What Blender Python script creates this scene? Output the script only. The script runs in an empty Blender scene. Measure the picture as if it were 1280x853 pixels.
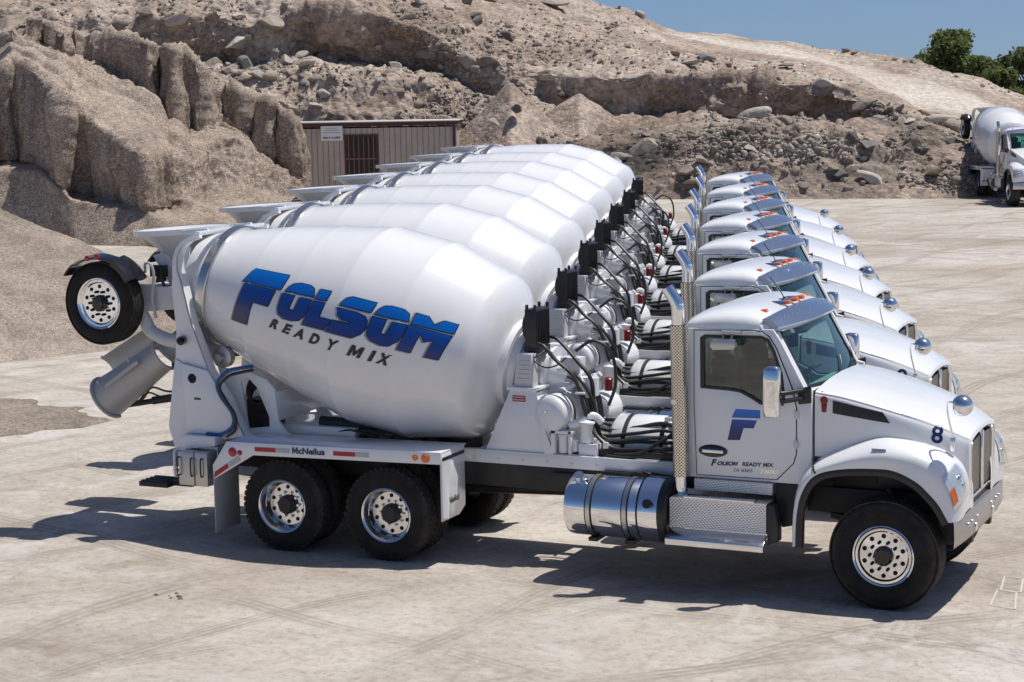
import bpy, bmesh, math, random
import numpy as np
from mathutils import Vector, Matrix
S = bpy.context.scene
COL = S.collection
# ------------------------------------------------------------------ camera, sky, sun, exposure
CAM = np.array([4.867238, -20.262568, 5.432386])
YAW, PITCH, ROLL, FPX = 0.4390422, 0.1343831, -0.0191553, 2457.551
def cam_axes():
    f = np.array([-math.sin(YAW)*math.cos(PITCH), math.cos(YAW)*math.cos(PITCH), -math.sin(PITCH)])
    r = np.array([math.cos(YAW), math.sin(YAW), 0.0]); u = np.cross(r, f)
    c, s = math.cos(ROLL), math.sin(ROLL)
    return c*r+s*u, -s*r+c*u, f
RT, UP, FW = cam_axes()
cd = bpy.data.cameras.new('camera'); cd.sensor_width = 36; cd.lens = FPX/1280*36; cd.clip_end = 3000; cd.clip_start = .1
cam = bpy.data.objects.new('camera', cd); COL.objects.link(cam)
cam.matrix_world = Matrix(((RT[0], UP[0], -FW[0], CAM[0]), (RT[1], UP[1], -FW[1], CAM[1]), (RT[2], UP[2], -FW[2], CAM[2]), (0, 0, 0, 1)))
S.camera = cam
SUN_EL, SUN_AZ = math.radians(69), math.radians(53.5)          # azimuth from +Y towards +X
W = bpy.data.worlds.new('World'); S.world = W; W.use_nodes = True
nt = W.node_tree; bg = nt.nodes['Background']
sky = nt.nodes.new('ShaderNodeTexSky'); sky.sky_type = 'NISHITA'; sky.sun_disc = False
sky.sun_elevation = SUN_EL; sky.sun_rotation = SUN_AZ; sky.air_density = .7; sky.dust_density = 1.2; sky.ozone_density = 7.5
tc = nt.nodes.new('ShaderNodeTexCoord'); va = nt.nodes.new('ShaderNodeVectorMath'); va.operation = 'ADD'; va.inputs[1].default_value = (0, 0, .055)
vn = nt.nodes.new('ShaderNodeVectorMath'); vn.operation = 'NORMALIZE'
nt.links.new(tc.outputs['Generated'], va.inputs[0]); nt.links.new(va.outputs[0], vn.inputs[0]); nt.links.new(vn.outputs[0], sky.inputs[0])
nt.links.new(sky.outputs[0], bg.inputs[0]); bg.inputs[1].default_value = .098
sl = bpy.data.lights.new('sun', 'SUN'); sl.energy = 4.5; sl.angle = math.radians(.55); sl.color = (1, .955, .885)
so = bpy.data.objects.new('sun', sl); COL.objects.link(so)
sd = Vector((math.sin(SUN_AZ)*math.cos(SUN_EL), math.cos(SUN_AZ)*math.cos(SUN_EL), math.sin(SUN_EL)))
so.rotation_euler = sd.to_track_quat('Z', 'Y').to_euler(); so.location = (0, 0, 60)
S.view_settings.view_transform = 'Standard'; S.view_settings.look = 'None'; S.view_settings.gamma = 1
S.view_settings.use_curve_mapping = False; S.view_settings.exposure = 0.0
R = random.Random(7); NR = np.random.default_rng(11)
# ------------------------------------------------------------------ materials
def newmat(name):
    m = bpy.data.materials.new(name); m.use_nodes = True
    return m, m.node_tree, m.node_tree.nodes['Principled BSDF']
def nd(t, typ, **kw):
    n = t.nodes.new(typ)
    for k, v in kw.items():
        if k.startswith('i_'):
            key = k[2:]; key = int(key) if key.isdigit() else key
            n.inputs[key].default_value = v
        else: setattr(n, k, v)
    return n
def ramp(t, fac, stops, interp='LINEAR'):
    r = t.nodes.new('ShaderNodeValToRGB'); r.color_ramp.interpolation = interp
    e = r.color_ramp.elements
    while len(e) < len(stops): e.new(.5)
    for i, (p, c) in enumerate(stops):
        e[i].position = p; e[i].color = c if len(c) == 4 else (*c, 1)
    t.links.new(fac, r.inputs[0]); return r.outputs[0]
def mixc(t, fac, a, b, mode='MIX'):
    m = t.nodes.new('ShaderNodeMix'); m.data_type = 'RGBA'; m.blend_type = mode
    for sock, v in ((m.inputs[0], fac), (m.inputs[6], a), (m.inputs[7], b)):
        if isinstance(v, (int, float)): sock.default_value = v
        elif isinstance(v, tuple): sock.default_value = (*v, 1) if len(v) == 3 else v
        else: t.links.new(v, sock)
    return m.outputs[2]
def math_(t, op, a, b=None, c=None):
    m = t.nodes.new('ShaderNodeMath'); m.operation = op
    for i, v in enumerate((a, b, c)):
        if v is None: continue
        if isinstance(v, (int, float)): m.inputs[i].default_value = v
        else: t.links.new(v, m.inputs[i])
    return m.outputs[0]
def noise(t, vec, scale, detail=4, rough=.55, dist=0):
    n = nd(t, 'ShaderNodeTexNoise', i_Scale=scale, i_Detail=detail, i_Roughness=rough, i_Distortion=dist)
    t.links.new(vec, n.inputs['Vector']); return n.outputs['Fac']
def bump(t, h, strength, dist, bsdf, prev=None):
    b = nd(t, 'ShaderNodeBump', i_Strength=strength, i_Distance=dist); t.links.new(h, b.inputs['Height'])
    if prev is not None: t.links.new(prev, b.inputs['Normal'])
    t.links.new(b.outputs[0], bsdf.inputs['Normal']); return b.outputs[0]
def objvec(t): return t.nodes.new('ShaderNodeTexCoord').outputs['Object']
def simple(name, col, rough=.5, metal=0., coat=0., dirt=.0, dirtcol=(.32, .27, .21), rvar=.08):
    m, t, b = newmat(name); v = objvec(t)
    b.inputs['Metallic'].default_value = metal; b.inputs['Coat Weight'].default_value = coat; b.inputs['Coat Roughness'].default_value = .06
    n = noise(t, v, 2.3, 6, .62)
    c = mixc(t, math_(t, 'MULTIPLY', ramp(t, n, [(.42, (0, 0, 0)), (.8, (1, 1, 1))]), dirt), tuple(col), dirtcol)
    t.links.new(c, b.inputs['Base Color'])
    n2 = noise(t, v, 9, 3)
    t.links.new(math_(t, 'MULTIPLY_ADD', n2, rvar, rough-rvar/2), b.inputs['Roughness'])
    return m
M = {}
M['white'] = simple('white_paint', (.79, .80, .81), .25, 0, .6, .10)
M['drumwhite'] = simple('drum_white_paint', (.79, .795, .80), .21, 0, .5, .10)
M['greywhite'] = simple('grey_white_paint', (.62, .64, .66), .42, 0, .2, .22)
M['chute'] = simple('chute_grey_steel', (.44, .44, .43), .5, .25, 0, .5, (.5, .46, .4))
M['chutepale'] = simple('chute_pale_steel', (.56, .57, .57), .42, .2, 0, .4, (.42, .38, .33))
M['frame'] = simple('chassis_black', (.02, .019, .018), .5, 0, 0, .35, (.12, .10, .08))
M['black'] = simple('black_plastic', (.014, .014, .015), .38, 0, 0, .06)
M['gloss'] = simple('gloss_black', (.006, .006, .007), .12, 0, .3, .0)
M['hose'] = simple('black_hose', (.015, .015, .015), .42, 0, 0, .1)
M['blue_hose'] = simple('blue_hose', (.012, .09, .26), .45)
M['chrome'] = simple('chrome', (.82, .83, .85), .05, 1.0, 0, 0, rvar=.03)
M['alu'] = simple('polished_aluminium', (.74, .745, .75), .17, 1.0, 0, .08, rvar=.10)
M['dullalu'] = simple('dull_aluminium', (.52, .52, .52), .36, .9, 0, .15)
M['steel'] = simple('stainless_steel', (.60, .59, .57), .28, 1.0, 0, .2)
M['visor'] = simple('steel_blue_visor', (.27, .34, .46), .16, .7, .3, .0)
M['amber'] = simple('amber_lens', (.75, .16, .01), .12, 0, .6)
M['red'] = simple('red_lens', (.42, .012, .012), .18, 0, .5)
M['tape_red'] = simple('red_tape', (.42, .02, .025), .4)
M['tape_white'] = simple('white_tape', (.46, .47, .48), .3)
M['dark'] = simple('dark_void', (.006, .006, .006), .8)
M['tyredust'] = simple('dusty_rubber', (.012, .011, .010), .8)
M['navy'] = simple('navy_vinyl', (.004, .012, .085), .35)
M['textblack'] = simple('black_vinyl', (.012, .010, .012), .4)
M['textgrey'] = simple('grey_vinyl', (.26, .26, .27), .4)
M['outline'] = simple('outline_vinyl', (.004, .006, .03), .4)
M['interior'] = simple('cab_trim', (.42, .43, .42), .7)
M['seat'] = simple('seat_fabric', (.10, .10, .105), .8)
M['headliner'] = simple('grey_headliner', (.4, .42, .41), .8)
M['redpaint'] = simple('red_paint', (.24, .008, .01), .3)
M['flap'] = simple('white_rubber_flap', (.5, .5, .49), .55, 0, 0, .4)
M['copper'] = simple('rust_brown', (.12, .06, .04), .6)
def m_blue():
    m, t, b = newmat('blue_vinyl')
    a = nd(t, 'ShaderNodeAttribute', attribute_name='grad')
    c = ramp(t, a.outputs['Fac'], [(0, (.0, .17, .62)), (.25, (.0, .11, .48)), (.34, (.0, .06, .33)), (.62, (.0, .025, .19)), (1, (.004, .009, .065))])
    t.links.new(c, b.inputs['Base Color']); b.inputs['Roughness'].default_value = .28; b.inputs['Coat Weight'].default_value = .3
    return m
M['blue'] = m_blue()
def m_rubber(name, col, tread):
    m, t, b = newmat(name); v = objvec(t)
    n = noise(t, v, 5, 5, .6)
    c = ramp(t, n, [(.3, col), (.75, tuple(x*2.0+d_ for x, d_ in zip(col, (.012, .010, .008))))])
    sx = nd(t, 'ShaderNodeSeparateXYZ'); t.links.new(v, sx.inputs[0])
    rad = math_(t, 'SQRT', math_(t, 'ADD', math_(t, 'MULTIPLY', sx.outputs[0], sx.outputs[0]), math_(t, 'MULTIPLY', sx.outputs[2], sx.outputs[2])))
    du = math_(t, 'MULTIPLY', ramp(t, rad, [(.46, (0, 0, 0)), (.54, (1, 1, 1))]), ramp(t, noise(t, v, 7, 6, .7), [(.35, (.15, .15, .15)), (.65, (1, 1, 1))]))
    t.links.new(mixc(t, math_(t, 'MULTIPLY', du, .32), c, (.17, .145, .12)), b.inputs['Base Color'])
    bump(t, math_(t, 'SINE', math_(t, 'MULTIPLY', rad, 210)), .12, .004, b)
    b.inputs['Roughness'].default_value = .75; b.inputs['Specular IOR Level'].default_value = .3
    return m
M['tyre'] = m_rubber('tyre_rubber', (.0065, .0062, .006), True)
M['tyre_rib'] = m_rubber('rib_tyre_rubber', (.0065, .0062, .006), False)
def m_perf():
    m, t, b = newmat('perforated_steel'); v = objvec(t)
    b.inputs['Metallic'].default_value = 1; b.inputs['Roughness'].default_value = .2
    sx = nd(t, 'ShaderNodeSeparateXYZ'); t.links.new(v, sx.inputs[0])
    u = math_(t, 'MULTIPLY', math_(t, 'ARCTAN2', sx.outputs[1], sx.outputs[0]), 15/(2*math.pi))
    w = math_(t, 'MULTIPLY', sx.outputs[2], 29.0)
    def lat(o):
        fu = math_(t, 'SUBTRACT', math_(t, 'FRACT', math_(t, 'ADD', u, 20+o)), .5); fw = math_(t, 'SUBTRACT', math_(t, 'FRACT', math_(t, 'ADD', w, 60+o)), .5)
        return math_(t, 'SQRT', math_(t, 'ADD', math_(t, 'MULTIPLY', fu, fu), math_(t, 'MULTIPLY', fw, fw)))
    hole = math_(t, 'LESS_THAN', math_(t, 'MINIMUM', lat(0), lat(.5)), .235)
    t.links.new(mixc(t, hole, (.76, .71, .63), (.012, .01, .01)), b.inputs['Base Color'])
    t.links.new(math_(t, 'SUBTRACT', 1.0, hole), b.inputs['Metallic'])
    t.links.new(math_(t, 'MULTIPLY_ADD', hole, .5, .2), b.inputs['Roughness'])
    return m
M['perf'] = m_perf()
def m_diamond():
    m, t, b = newmat('diamond_plate'); v = objvec(t)
    b.inputs['Metallic'].default_value = 1; b.inputs['Roughness'].default_value = .34; b.inputs['Base Color'].default_value = (.84, .81, .77, 1)
    sx = nd(t, 'ShaderNodeSeparateXYZ'); t.links.new(v, sx.inputs[0])
    zz = math_(t, 'ADD', sx.outputs[2], sx.outputs[1])
    a = math_(t, 'SINE', math_(t, 'MULTIPLY', math_(t, 'ADD', sx.outputs[0], zz), 82))
    c = math_(t, 'SINE', math_(t, 'MULTIPLY', math_(t, 'SUBTRACT', sx.outputs[0], zz), 82))
    h = math_(t, 'POWER', math_(t, 'ABSOLUTE', math_(t, 'MULTIPLY', a, c)), .6)
    bump(t, h, .6, .012, b); return m
M['diamond'] = m_diamond()
def m_grille():
    m, t, b = newmat('grille_mesh'); v = objvec(t)
    sx = nd(t, 'ShaderNodeSeparateXYZ'); t.links.new(v, sx.inputs[0])
    a = math_(t, 'SINE', math_(t, 'MULTIPLY', sx.outputs[1], 260)); h = math_(t, 'GREATER_THAN', a, .1)
    t.links.new(mixc(t, h, (.02, .018, .016), (.50, .46, .42)), b.inputs['Base Color'])
    t.links.new(math_(t, 'MULTIPLY', h, .9), b.inputs['Metallic']); b.inputs['Roughness'].default_value = .3
    bump(t, a, .5, .01, b); return m
M['grille'] = m_grille()
def m_glass(name, tint, refl):
    m, t, b = newmat(name); t.nodes.remove(b)
    tr = nd(t, 'ShaderNodeBsdfTransparent'); tr.inputs[0].default_value = (*tint, 1)
    gl = nd(t, 'ShaderNodeBsdfGlossy'); gl.inputs['Roughness'].default_value = .02; gl.inputs[0].default_value = (.9, .95, .95, 1)
    fr = nd(t, 'ShaderNodeLayerWeight', i_Blend=.5); fz = math_(t, 'POWER', fr.outputs['Facing'], 4.0)
    mx = nd(t, 'ShaderNodeMixShader'); t.links.new(math_(t, 'MULTIPLY_ADD', fz, .8, refl+.04), mx.inputs[0])
    t.links.new(tr.outputs[0], mx.inputs[1]); t.links.new(gl.outputs[0], mx.inputs[2])
    t.links.new(mx.outputs[0], t.nodes['Material Output'].inputs[0]); return m
M['glass'] = m_glass('green_tinted_glass', (.50, .78, .70), .015)
M['sideglass'] = m_glass('dark_tinted_glass', (.40, .44, .42), .06)
M['lens'] = m_glass('clear_lens', (.9, .92, .93), .06)
# ------------------------------------------------------------------ mesh builder
def catmull(pts, n):
    P = [np.array(p, float) for p in pts]; P = [2*P[0]-P[1]]+P+[2*P[-1]-P[-2]]; out = []
    for i in range(1, len(P)-2):
        a, b, c, d = P[i-1:i+3]
        for k in range(n):
            t = k/n; out.append(.5*((2*b)+(c-a)*t+(2*a-5*b+4*c-d)*t*t+(3*b-a-3*c+d)*t**3))
    out.append(P[-2]); return out
class B:
    def __init__(s): s.bm = bmesh.new(); s.mi = 0
    def face(s, vs, smooth=False):
        try:
            f = s.bm.faces.new(vs); f.material_index = s.mi; f.smooth = smooth; return f
        except ValueError: return None
    def vert(s, p): return s.bm.verts.new(Vector([float(x) for x in p]))
    def hexa(s, p):
        v = [s.vert(q) for q in p]
        for f in ((3, 2, 1, 0), (4, 5, 6, 7), (0, 1, 5, 4), (1, 2, 6, 5), (2, 3, 7, 6), (3, 0, 4, 7)): s.face([v[i] for i in f])
        return s
    def box(s, x0, x1, y0, y1, z0, z1):
        return s.hexa([(x0, y0, z0), (x1, y0, z0), (x1, y1, z0), (x0, y1, z0), (x0, y0, z1), (x1, y0, z1), (x1, y1, z1), (x0, y1, z1)])
    def poly(s, loops, f3):
        """fill 2D loops (first outer, rest holes), mapped by f3"""
        es = []
        for lp in loops:
            v = [s.vert((a, b, 0)) for a, b in lp]
            for i in range(len(v)): es.append(s.bm.edges.new((v[i], v[(i+1) % len(v)])))
        r = bmesh.ops.triangle_fill(s.bm, use_beauty=True, edges=es)
        fs = [g for g in r['geom'] if isinstance(g, bmesh.types.BMFace)]
        vs = {v for f in fs for v in f.verts}
        for f in fs: f.material_index = s.mi
        for v in vs: v.co = Vector(f3(v.co.x, v.co.y))
        return fs
    def prism(s, loops, y0, y1, ax='y'):
        if loops and not isinstance(loops[0][0], (tuple, list)): loops = [loops]
        mp = {'y': lambda a, b, c: (a, c, b), 'x': lambda a, b, c: (c, a, b), 'z': lambda a, b, c: (a, b, c)}[ax]
        fs = s.poly(loops, lambda a, b: mp(a, b, y0))
        fs2 = s.poly(loops, lambda a, b: mp(a, b, y1))
        # side walls
        for lp in loops:
            n = len(lp); a = [s.vert(mp(*q, y0)) for q in lp]; b = [s.vert(mp(*q, y1)) for q in lp]
            for i in range(n): s.face([a[i], a[(i+1) % n], b[(i+1) % n], b[i]])
        bmesh.ops.remove_doubles(s.bm, verts=s.bm.verts[:], dist=1e-5)
        return s
    def loft(s, rings, closed=True, caps=True, smooth=True, loop=False):
        V = [[s.vert(p) for p in r] for r in rings]; n = len(rings[0])
        for i in range(len(V)-1+(1 if loop else 0)):
            a, b = V[i], V[(i+1) % len(V)]
            for k in range(n if closed else n-1): s.face([a[k], a[(k+1) % n], b[(k+1) % n], b[k]], smooth)
        if caps and closed and not loop:
            s.face(V[0][::-1]); s.face(V[-1])
        return s
    def lathe(s, prof, o, ax, n=32, smooth=True, arc=None, caps=True):
        ax = Vector(ax).normalized(); up = Vector((0, 0, 1)) if abs(ax.z) < .9 else Vector((1, 0, 0))
        u = ax.cross(up).normalized(); w = u.cross(ax); o = Vector(o); rings = []
        for (d, r) in prof:
            a0, a1 = arc if arc else (0, 2*math.pi); m = n if not arc else n+1
            rings.append([o+ax*d+(u*math.cos(a0+(a1-a0)*k/n)+w*math.sin(a0+(a1-a0)*k/n))*max(r, 1e-4) for k in range(m)])
        return s.loft(rings, closed=not arc, caps=caps and not arc, smooth=smooth)
    def cyl(s, p0, p1, r0, r1=None, n=20, smooth=True):
        d = Vector(p1)-Vector(p0); return s.lathe([(0, r0), (d.length, r0 if r1 is None else r1)], p0, d, n, smooth)
    def tube(s, pts, r, n=8, sub=5, caps=True):
        P = catmull(pts, sub) if sub > 1 and len(pts) > 2 else [np.array(p, float) for p in pts]
        rings = []; prev = None
        for i, p in enumerate(P):
            d = P[min(i+1, len(P)-1)]-P[max(i-1, 0)]; d = Vector(d).normalized()
            if prev is None: u = d.orthogonal().normalized()
            else:
                u = (prev-d*prev.dot(d)).normalized()
            prev = u; w = d.cross(u); rr = r(i/(len(P)-1)) if callable(r) else r
            rings.append([Vector(p)+(u*math.cos(2*math.pi*k/n)+w*math.sin(2*math.pi*k/n))*rr for k in range(n)])
        return s.loft(rings, caps=caps)
    def grid(s, rows, smooth=True): return s.loft(rows, closed=False, caps=False, smooth=smooth)
    def solid(s, t):
        r = bmesh.ops.solidify(s.bm, geom=s.bm.faces[:]+s.bm.edges[:]+s.bm.verts[:], thickness=t); return s
    def sphere(s, c, r, sc=(1, 1, 1), n=20, m=12):
        rings = []
        for i in range(m+1):
            a = math.pi*i/m; rr = math.sin(a)*r
            rings.append([(c[0]+sc[0]*max(rr, 1e-4)*math.cos(2*math.pi*k/n), c[1]+sc[1]*max(rr, 1e-4)*math.sin(2*math.pi*k/n), c[2]-sc[2]*r*math.cos(a)) for k in range(n)])
        return s.loft(rings, caps=False)
    def done(s, name, mat, parent=None, bevel=0, ang=38, origin=None, seg=2, flip=True):
        bm = s.bm
        bmesh.ops.remove_doubles(bm, verts=bm.verts[:], dist=2e-5)
        if flip: bmesh.ops.recalc_face_normals(bm, faces=bm.faces[:])
        if bevel:
            es = [e for e in bm.edges if len(e.link_faces) == 2 and e.calc_face_angle(0) > math.radians(35)]
            try: bmesh.ops.bevel(bm, geom=es, offset=bevel, segments=seg, affect='EDGES', profile=.5, clamp_overlap=True)
            except Exception: pass
        if origin is not None:
            for v in bm.verts: v.co -= Vector(origin)
        me = bpy.data.meshes.new(name); bm.to_mesh(me); bm.free()
        me.polygons.foreach_set('use_smooth', [True]*len(me.polygons))
        me.set_sharp_from_angle(angle=math.radians(ang))
        for mm in (mat if isinstance(mat, (list, tuple)) else [mat]): me.materials.append(M[mm] if isinstance(mm, str) else mm)
        o = bpy.data.objects.new(name, me); COL.objects.link(o)
        if origin is not None: o.location = origin
        if parent is not None: o.parent = parent
        return o
def empty(name, loc, rz=0, label=None, cat=None, group=None):
    o = bpy.data.objects.new(name, None); COL.objects.link(o); o.location = loc; o.rotation_euler = (0, 0, rz); o.empty_display_size = .3
    tag(o, label, cat, group); return o
def tag(o, label=None, cat=None, group=None, kind=None):
    for k, v in (('label', label), ('category', cat), ('group', group), ('kind', kind)):
        if v: o[k] = v
    return o
def child(o, parent):            # re-parent keeping local coordinates in the thing's space
    o.parent = parent; o.location = Vector(o.location)-Vector(parent.location); return o
def text_mesh(txt, size, bold=.0, shear=0., spacing=1.0):
    c = bpy.data.curves.new('txt', 'FONT'); c.body = txt; c.size = size; c.offset = bold; c.shear = shear; c.space_character = spacing; c.resolution_u = 4
    o = bpy.data.objects.new('txt', c); COL.objects.link(o); dg = bpy.context.evaluated_depsgraph_get()
    me = bpy.data.meshes.new_from_object(o.evaluated_get(dg)); bpy.data.objects.remove(o); bpy.data.curves.remove(c)
    vs = [tuple(v.co[:2]) for v in me.vertices]; fs = [tuple(p.vertices) for p in me.polygons]; bpy.data.meshes.remove(me)
    return vs, fs
def put_text(b, txt, width, height, f3, bold=0., shear=0., spacing=1.0):
    """text scaled to fill width x height (0..width,0..height) then mapped by f3"""
    vs, fs = text_mesh(txt.replace('M', 'H'), 1, bold, 0, spacing)     # the font's M breaks when emboldened: it is drawn below
    cut = []
    for i, ch in enumerate(txt):
        if ch == 'M':
            hv = text_mesh(txt[:i].replace('M', 'H')+'H', 1, bold, 0, spacing)[0]; hw = text_mesh('H', 1, bold, 0)[0]
            r_ = max(v[0] for v in hv); cut.append((r_-(max(v[0] for v in hw)-min(v[0] for v in hw)), r_))
    x0 = min(v[0] for v in vs); x1 = max(v[0] for v in vs)+shear*.7; y0 = min(v[1] for v in vs); y1 = max(v[1] for v in vs)
    mp = lambda x, y: f3((x+shear*(y-y0)-x0)/(x1-x0)*width, (y-y0)/(y1-y0)*height)
    V = [b.vert(mp(*v)) for v in vs]
    for f in fs:
        cx = sum(vs[i][0] for i in f)/len(f)
        if not any(l-.01 < cx < r+.01 for l, r in cut): b.face([V[i] for i in f])
    bmesh.ops.delete(b.bm, geom=[v for v in V if not v.link_faces], context='VERTS')
    cap = .0
    if cut: hy_ = [v[1] for v in text_mesh('H', 1, bold, 0)[0]]; cap = max(hy_)
    for l, r in cut:
        bb = B(); bb.poly([[(l+(r-l)*p, y0+(cap-y0)*q) for p, q in ((0, 0), (0, 1), (.27, 1), (.5, .48), (.73, 1), (1, 1), (1, 0), (.77, 0), (.77, .60), (.57, .12), (.43, .12), (.23, .60), (.23, 0))]], lambda a, c: (a, c, 0))
        mv = {v: b.vert(mp(v.co.x, v.co.y)) for v in bb.bm.verts}
        for f in bb.bm.faces: b.face([mv[v] for v in f.verts])
        bb.bm.free()
def offset_poly(pts, d):
    n = len(pts); A = sum(pts[i][0]*pts[(i+1) % n][1]-pts[(i+1) % n][0]*pts[i][1] for i in range(n)); sg = 1 if A > 0 else -1
    out = []
    for i in range(n):
        p0, p1, p2 = (np.array(pts[j % n], float) for j in (i-1, i, i+1))
        e1 = (p1-p0)/np.linalg.norm(p1-p0); e2 = (p2-p1)/np.linalg.norm(p2-p1)
        n1 = np.array([e1[1], -e1[0]])*sg; n2 = np.array([e2[1], -e2[0]])*sg
        m = n1+n2; m /= np.linalg.norm(m); k = min(1/max(m@n1, .3), 2.0)
        out.append(tuple(p1+m*d*k))
    return out
def setgrad(o, fn):
    me = o.data; a = me.attributes.new('grad', 'FLOAT', 'POINT'); a.data.foreach_set('value', [max(0, min(1, fn(v.co))) for v in me.vertices])
# ------------------------------------------------------------------ concrete mixer truck (x forward, near side -y)
def sub(o, name, mat, b, **k):
    c = b.done(name, mat, None, **k); c.parent = o; return c
def wheel(R0, w, front, rib=False):
    y = lambda a: a*w/.28
    b = B(); k = R0/.53
    b.lathe([(y(.03), .30), (y(.006), .335), (y(0), .37*k), (y(.004), .43*k), (y(.016), .485*k), (y(.04), R0*.972), (y(.062), R0), (y(.218), R0), (y(.24), R0*.972), (y(.264), .485*k), (y(.276), .43*k), (y(.28), .37*k), (y(.274), .335), (y(.25), .30)], (0, 0, 0), (0, 1, 0), 72, caps=False)
    nl = 0 if rib else 46
    for i in range(nl):
        a0 = 2*math.pi*i/nl; dl = 2*math.pi/nl*.62
        for j, (ya, yb) in enumerate(((.045, .10), (.11, .17), (.18, .235))):
            o_ = a0+(.5*2*math.pi/nl if j == 1 else 0); pt = lambda a, yy, r: (math.cos(a)*r, y(yy), math.sin(a)*r)
            b.hexa([pt(o_, ya, R0-.012), pt(o_+dl, ya, R0-.012), pt(o_+dl, yb, R0-.012), pt(o_, yb, R0-.012), pt(o_, ya, R0+.007), pt(o_+dl, ya, R0+.007), pt(o_+dl, yb, R0+.007), pt(o_, yb, R0+.007)])
    if rib:
        for ya in (.05, .095, .14, .185, .23): b.lathe([(y(ya-.02), R0-.01), (y(ya-.018), R0+.006), (y(ya+.012), R0+.006), (y(ya+.014), R0-.01)], (0, 0, 0), (0, 1, 0), 72, caps=False)
    t = b.done('wheel', 'tyre_rib' if rib else 'tyre', ang=40 if not rib else 60)
    d = .05 if front else .165
    b = B()
    b.lathe([(y(.035), .318), (.012, .318), (.004, .308), (.010, .297), (.028, .285), (d-.02, .262), (d, .245), (d, .10)], (0, 0, 0), (0, 1, 0), 56, caps=False)
    b.lathe([(y(.25), .30), (y(.1), .27), (d+.02, .262), (d+.02, .05)], (0, 0, 0), (0, 1, 0), 40, caps=False)
    for i in range(10):
        a = 2*math.pi*(i+.5)/10; c, s_ = math.cos(a), math.sin(a)
        b.mi = 1; b.cyl((c*.205, d-.004, s_*.205), (c*.205, d+.002, s_*.205), .024, n=14)
        a = 2*math.pi*i/10; c, s_ = math.cos(a), math.sin(a)
        b.mi = 1 if front else 0; b.cyl((c*.143, d-.034, s_*.143), (c*.143, d+.0, s_*.143), .0165, .0175, n=6)
    sub(t, 'rim', ['alu' if not front else 'chrome', 'dark'], b, ang=30)
    b = B()
    if front: b.lathe([(d+.01, .105), (d-.03, .10), (d-.045, .085), (d-.07, .075), (d-.075, .0)], (0, 0, 0), (0, 1, 0), 24)
    else: b.lathe([(d+.01, .115), (d-.055, .11), (d-.07, .09), (d-.085, .085), (d-.09, .0)], (0, 0, 0), (0, 1, 0), 24)
    for i in range(8):
        a = 2*math.pi*i/8; b.cyl((math.cos(a)*.085, d-.08, math.sin(a)*.085), (math.cos(a)*.085, d-.04, math.sin(a)*.085), .010, n=6)
    sub(t, 'hub', 'gloss' if front else 'frame', b, ang=30)
    return t
def copy_tree(o, parent=None):
    c = o.copy(); COL.objects.link(c)
    if parent is not None: c.parent = parent
    for ch in list(o.children): copy_tree(ch, c)
    return c
AX0, AZ0, ATH = -6.653, 2.586, .203
DA = Vector((math.cos(ATH), 0, -math.sin(ATH))); DU = Vector((math.sin(ATH), 0, math.cos(ATH)))
DPROF = [(-2.16, .575), (-1.774, .689), (-1.05, .901), (-.38, 1.055), (.299, 1.193), (1.083, 1.174), (1.859, .957)]
def drum_r(s): return float(np.interp(s, [a for a, _ in DPROF], [b for _, b in DPROF]))
def drum_pt(s, ph, off=0.0):
    r = drum_r(s)+off
    return Vector((AX0, 0, AZ0))+DA*s+(DU*math.cos(ph)+Vector((0, -1, 0))*math.sin(ph))*r
LET = {'F': [[(-1.032,1.04),(-.506,1.05),(-.559,1.231),(-1.15,1.231)],[(-1.112,1.261),(-.632,1.258),(-.684,1.455),(-.922,1.46),(-.946,1.555),(-.978,1.775),(-1.224,1.80),(-1.185,1.6),(-1.15,1.413)]],
'O': [[(-.479,1.233),(-.442,1.175),(-.382,1.13),(-.298,1.113),(-.157,1.116),(-.091,1.141),(-.056,1.224),(-.392,1.23)],[(-.515,1.267),(-.335,1.263),(-.367,1.42),(-.288,1.418),(-.247,1.268),(-.083,1.263),(-.099,1.355),(-.126,1.438),(-.185,1.497),(-.291,1.525),(-.423,1.53),(-.508,1.499),(-.531,1.433)]],
'L': [[(.006,1.133),(.157,1.133),(.127,1.234),(-.032,1.236)],[(-.052,1.268),(.117,1.263),(.089,1.408),(.269,1.403),(.188,1.51),(-.125,1.525)]],
'S': [[(.36,1.195),(.398,1.156),(.452,1.134),(.759,1.130),(.725,1.232),(.378,1.236),(.331,1.238)],[(.31,1.273),(.559,1.270),(.674,1.288),(.708,1.317),(.721,1.386),(.667,1.456),(.571,1.51),(.221,1.513),(.285,1.398),(.505,1.390),(.506,1.368),(.396,1.367),(.337,1.334)]],
'O2': [[(.783,1.235),(.823,1.176),(.876,1.136),(.955,1.122),(1.108,1.122),(1.174,1.149),(1.187,1.221),(1.003,1.232)],[(.76,1.267),(.936,1.262),(.906,1.406),(.97,1.403),(1.019,1.27),(1.184,1.26),(1.164,1.363),(1.127,1.432),(1.041,1.492),(.935,1.505),(.807,1.487),(.75,1.451),(.738,1.382)]],
'M': [[(1.247,1.116),(1.383,1.111),(1.47,1.179),(1.565,1.10),(1.712,1.092),(1.698,1.205),(1.222,1.233)],[(1.206,1.256),(1.685,1.24),(1.603,1.52),(1.454,1.52),(1.51,1.332),(1.412,1.372),(1.35,1.300),(1.288,1.509),(1.144,1.505)]]}
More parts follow.
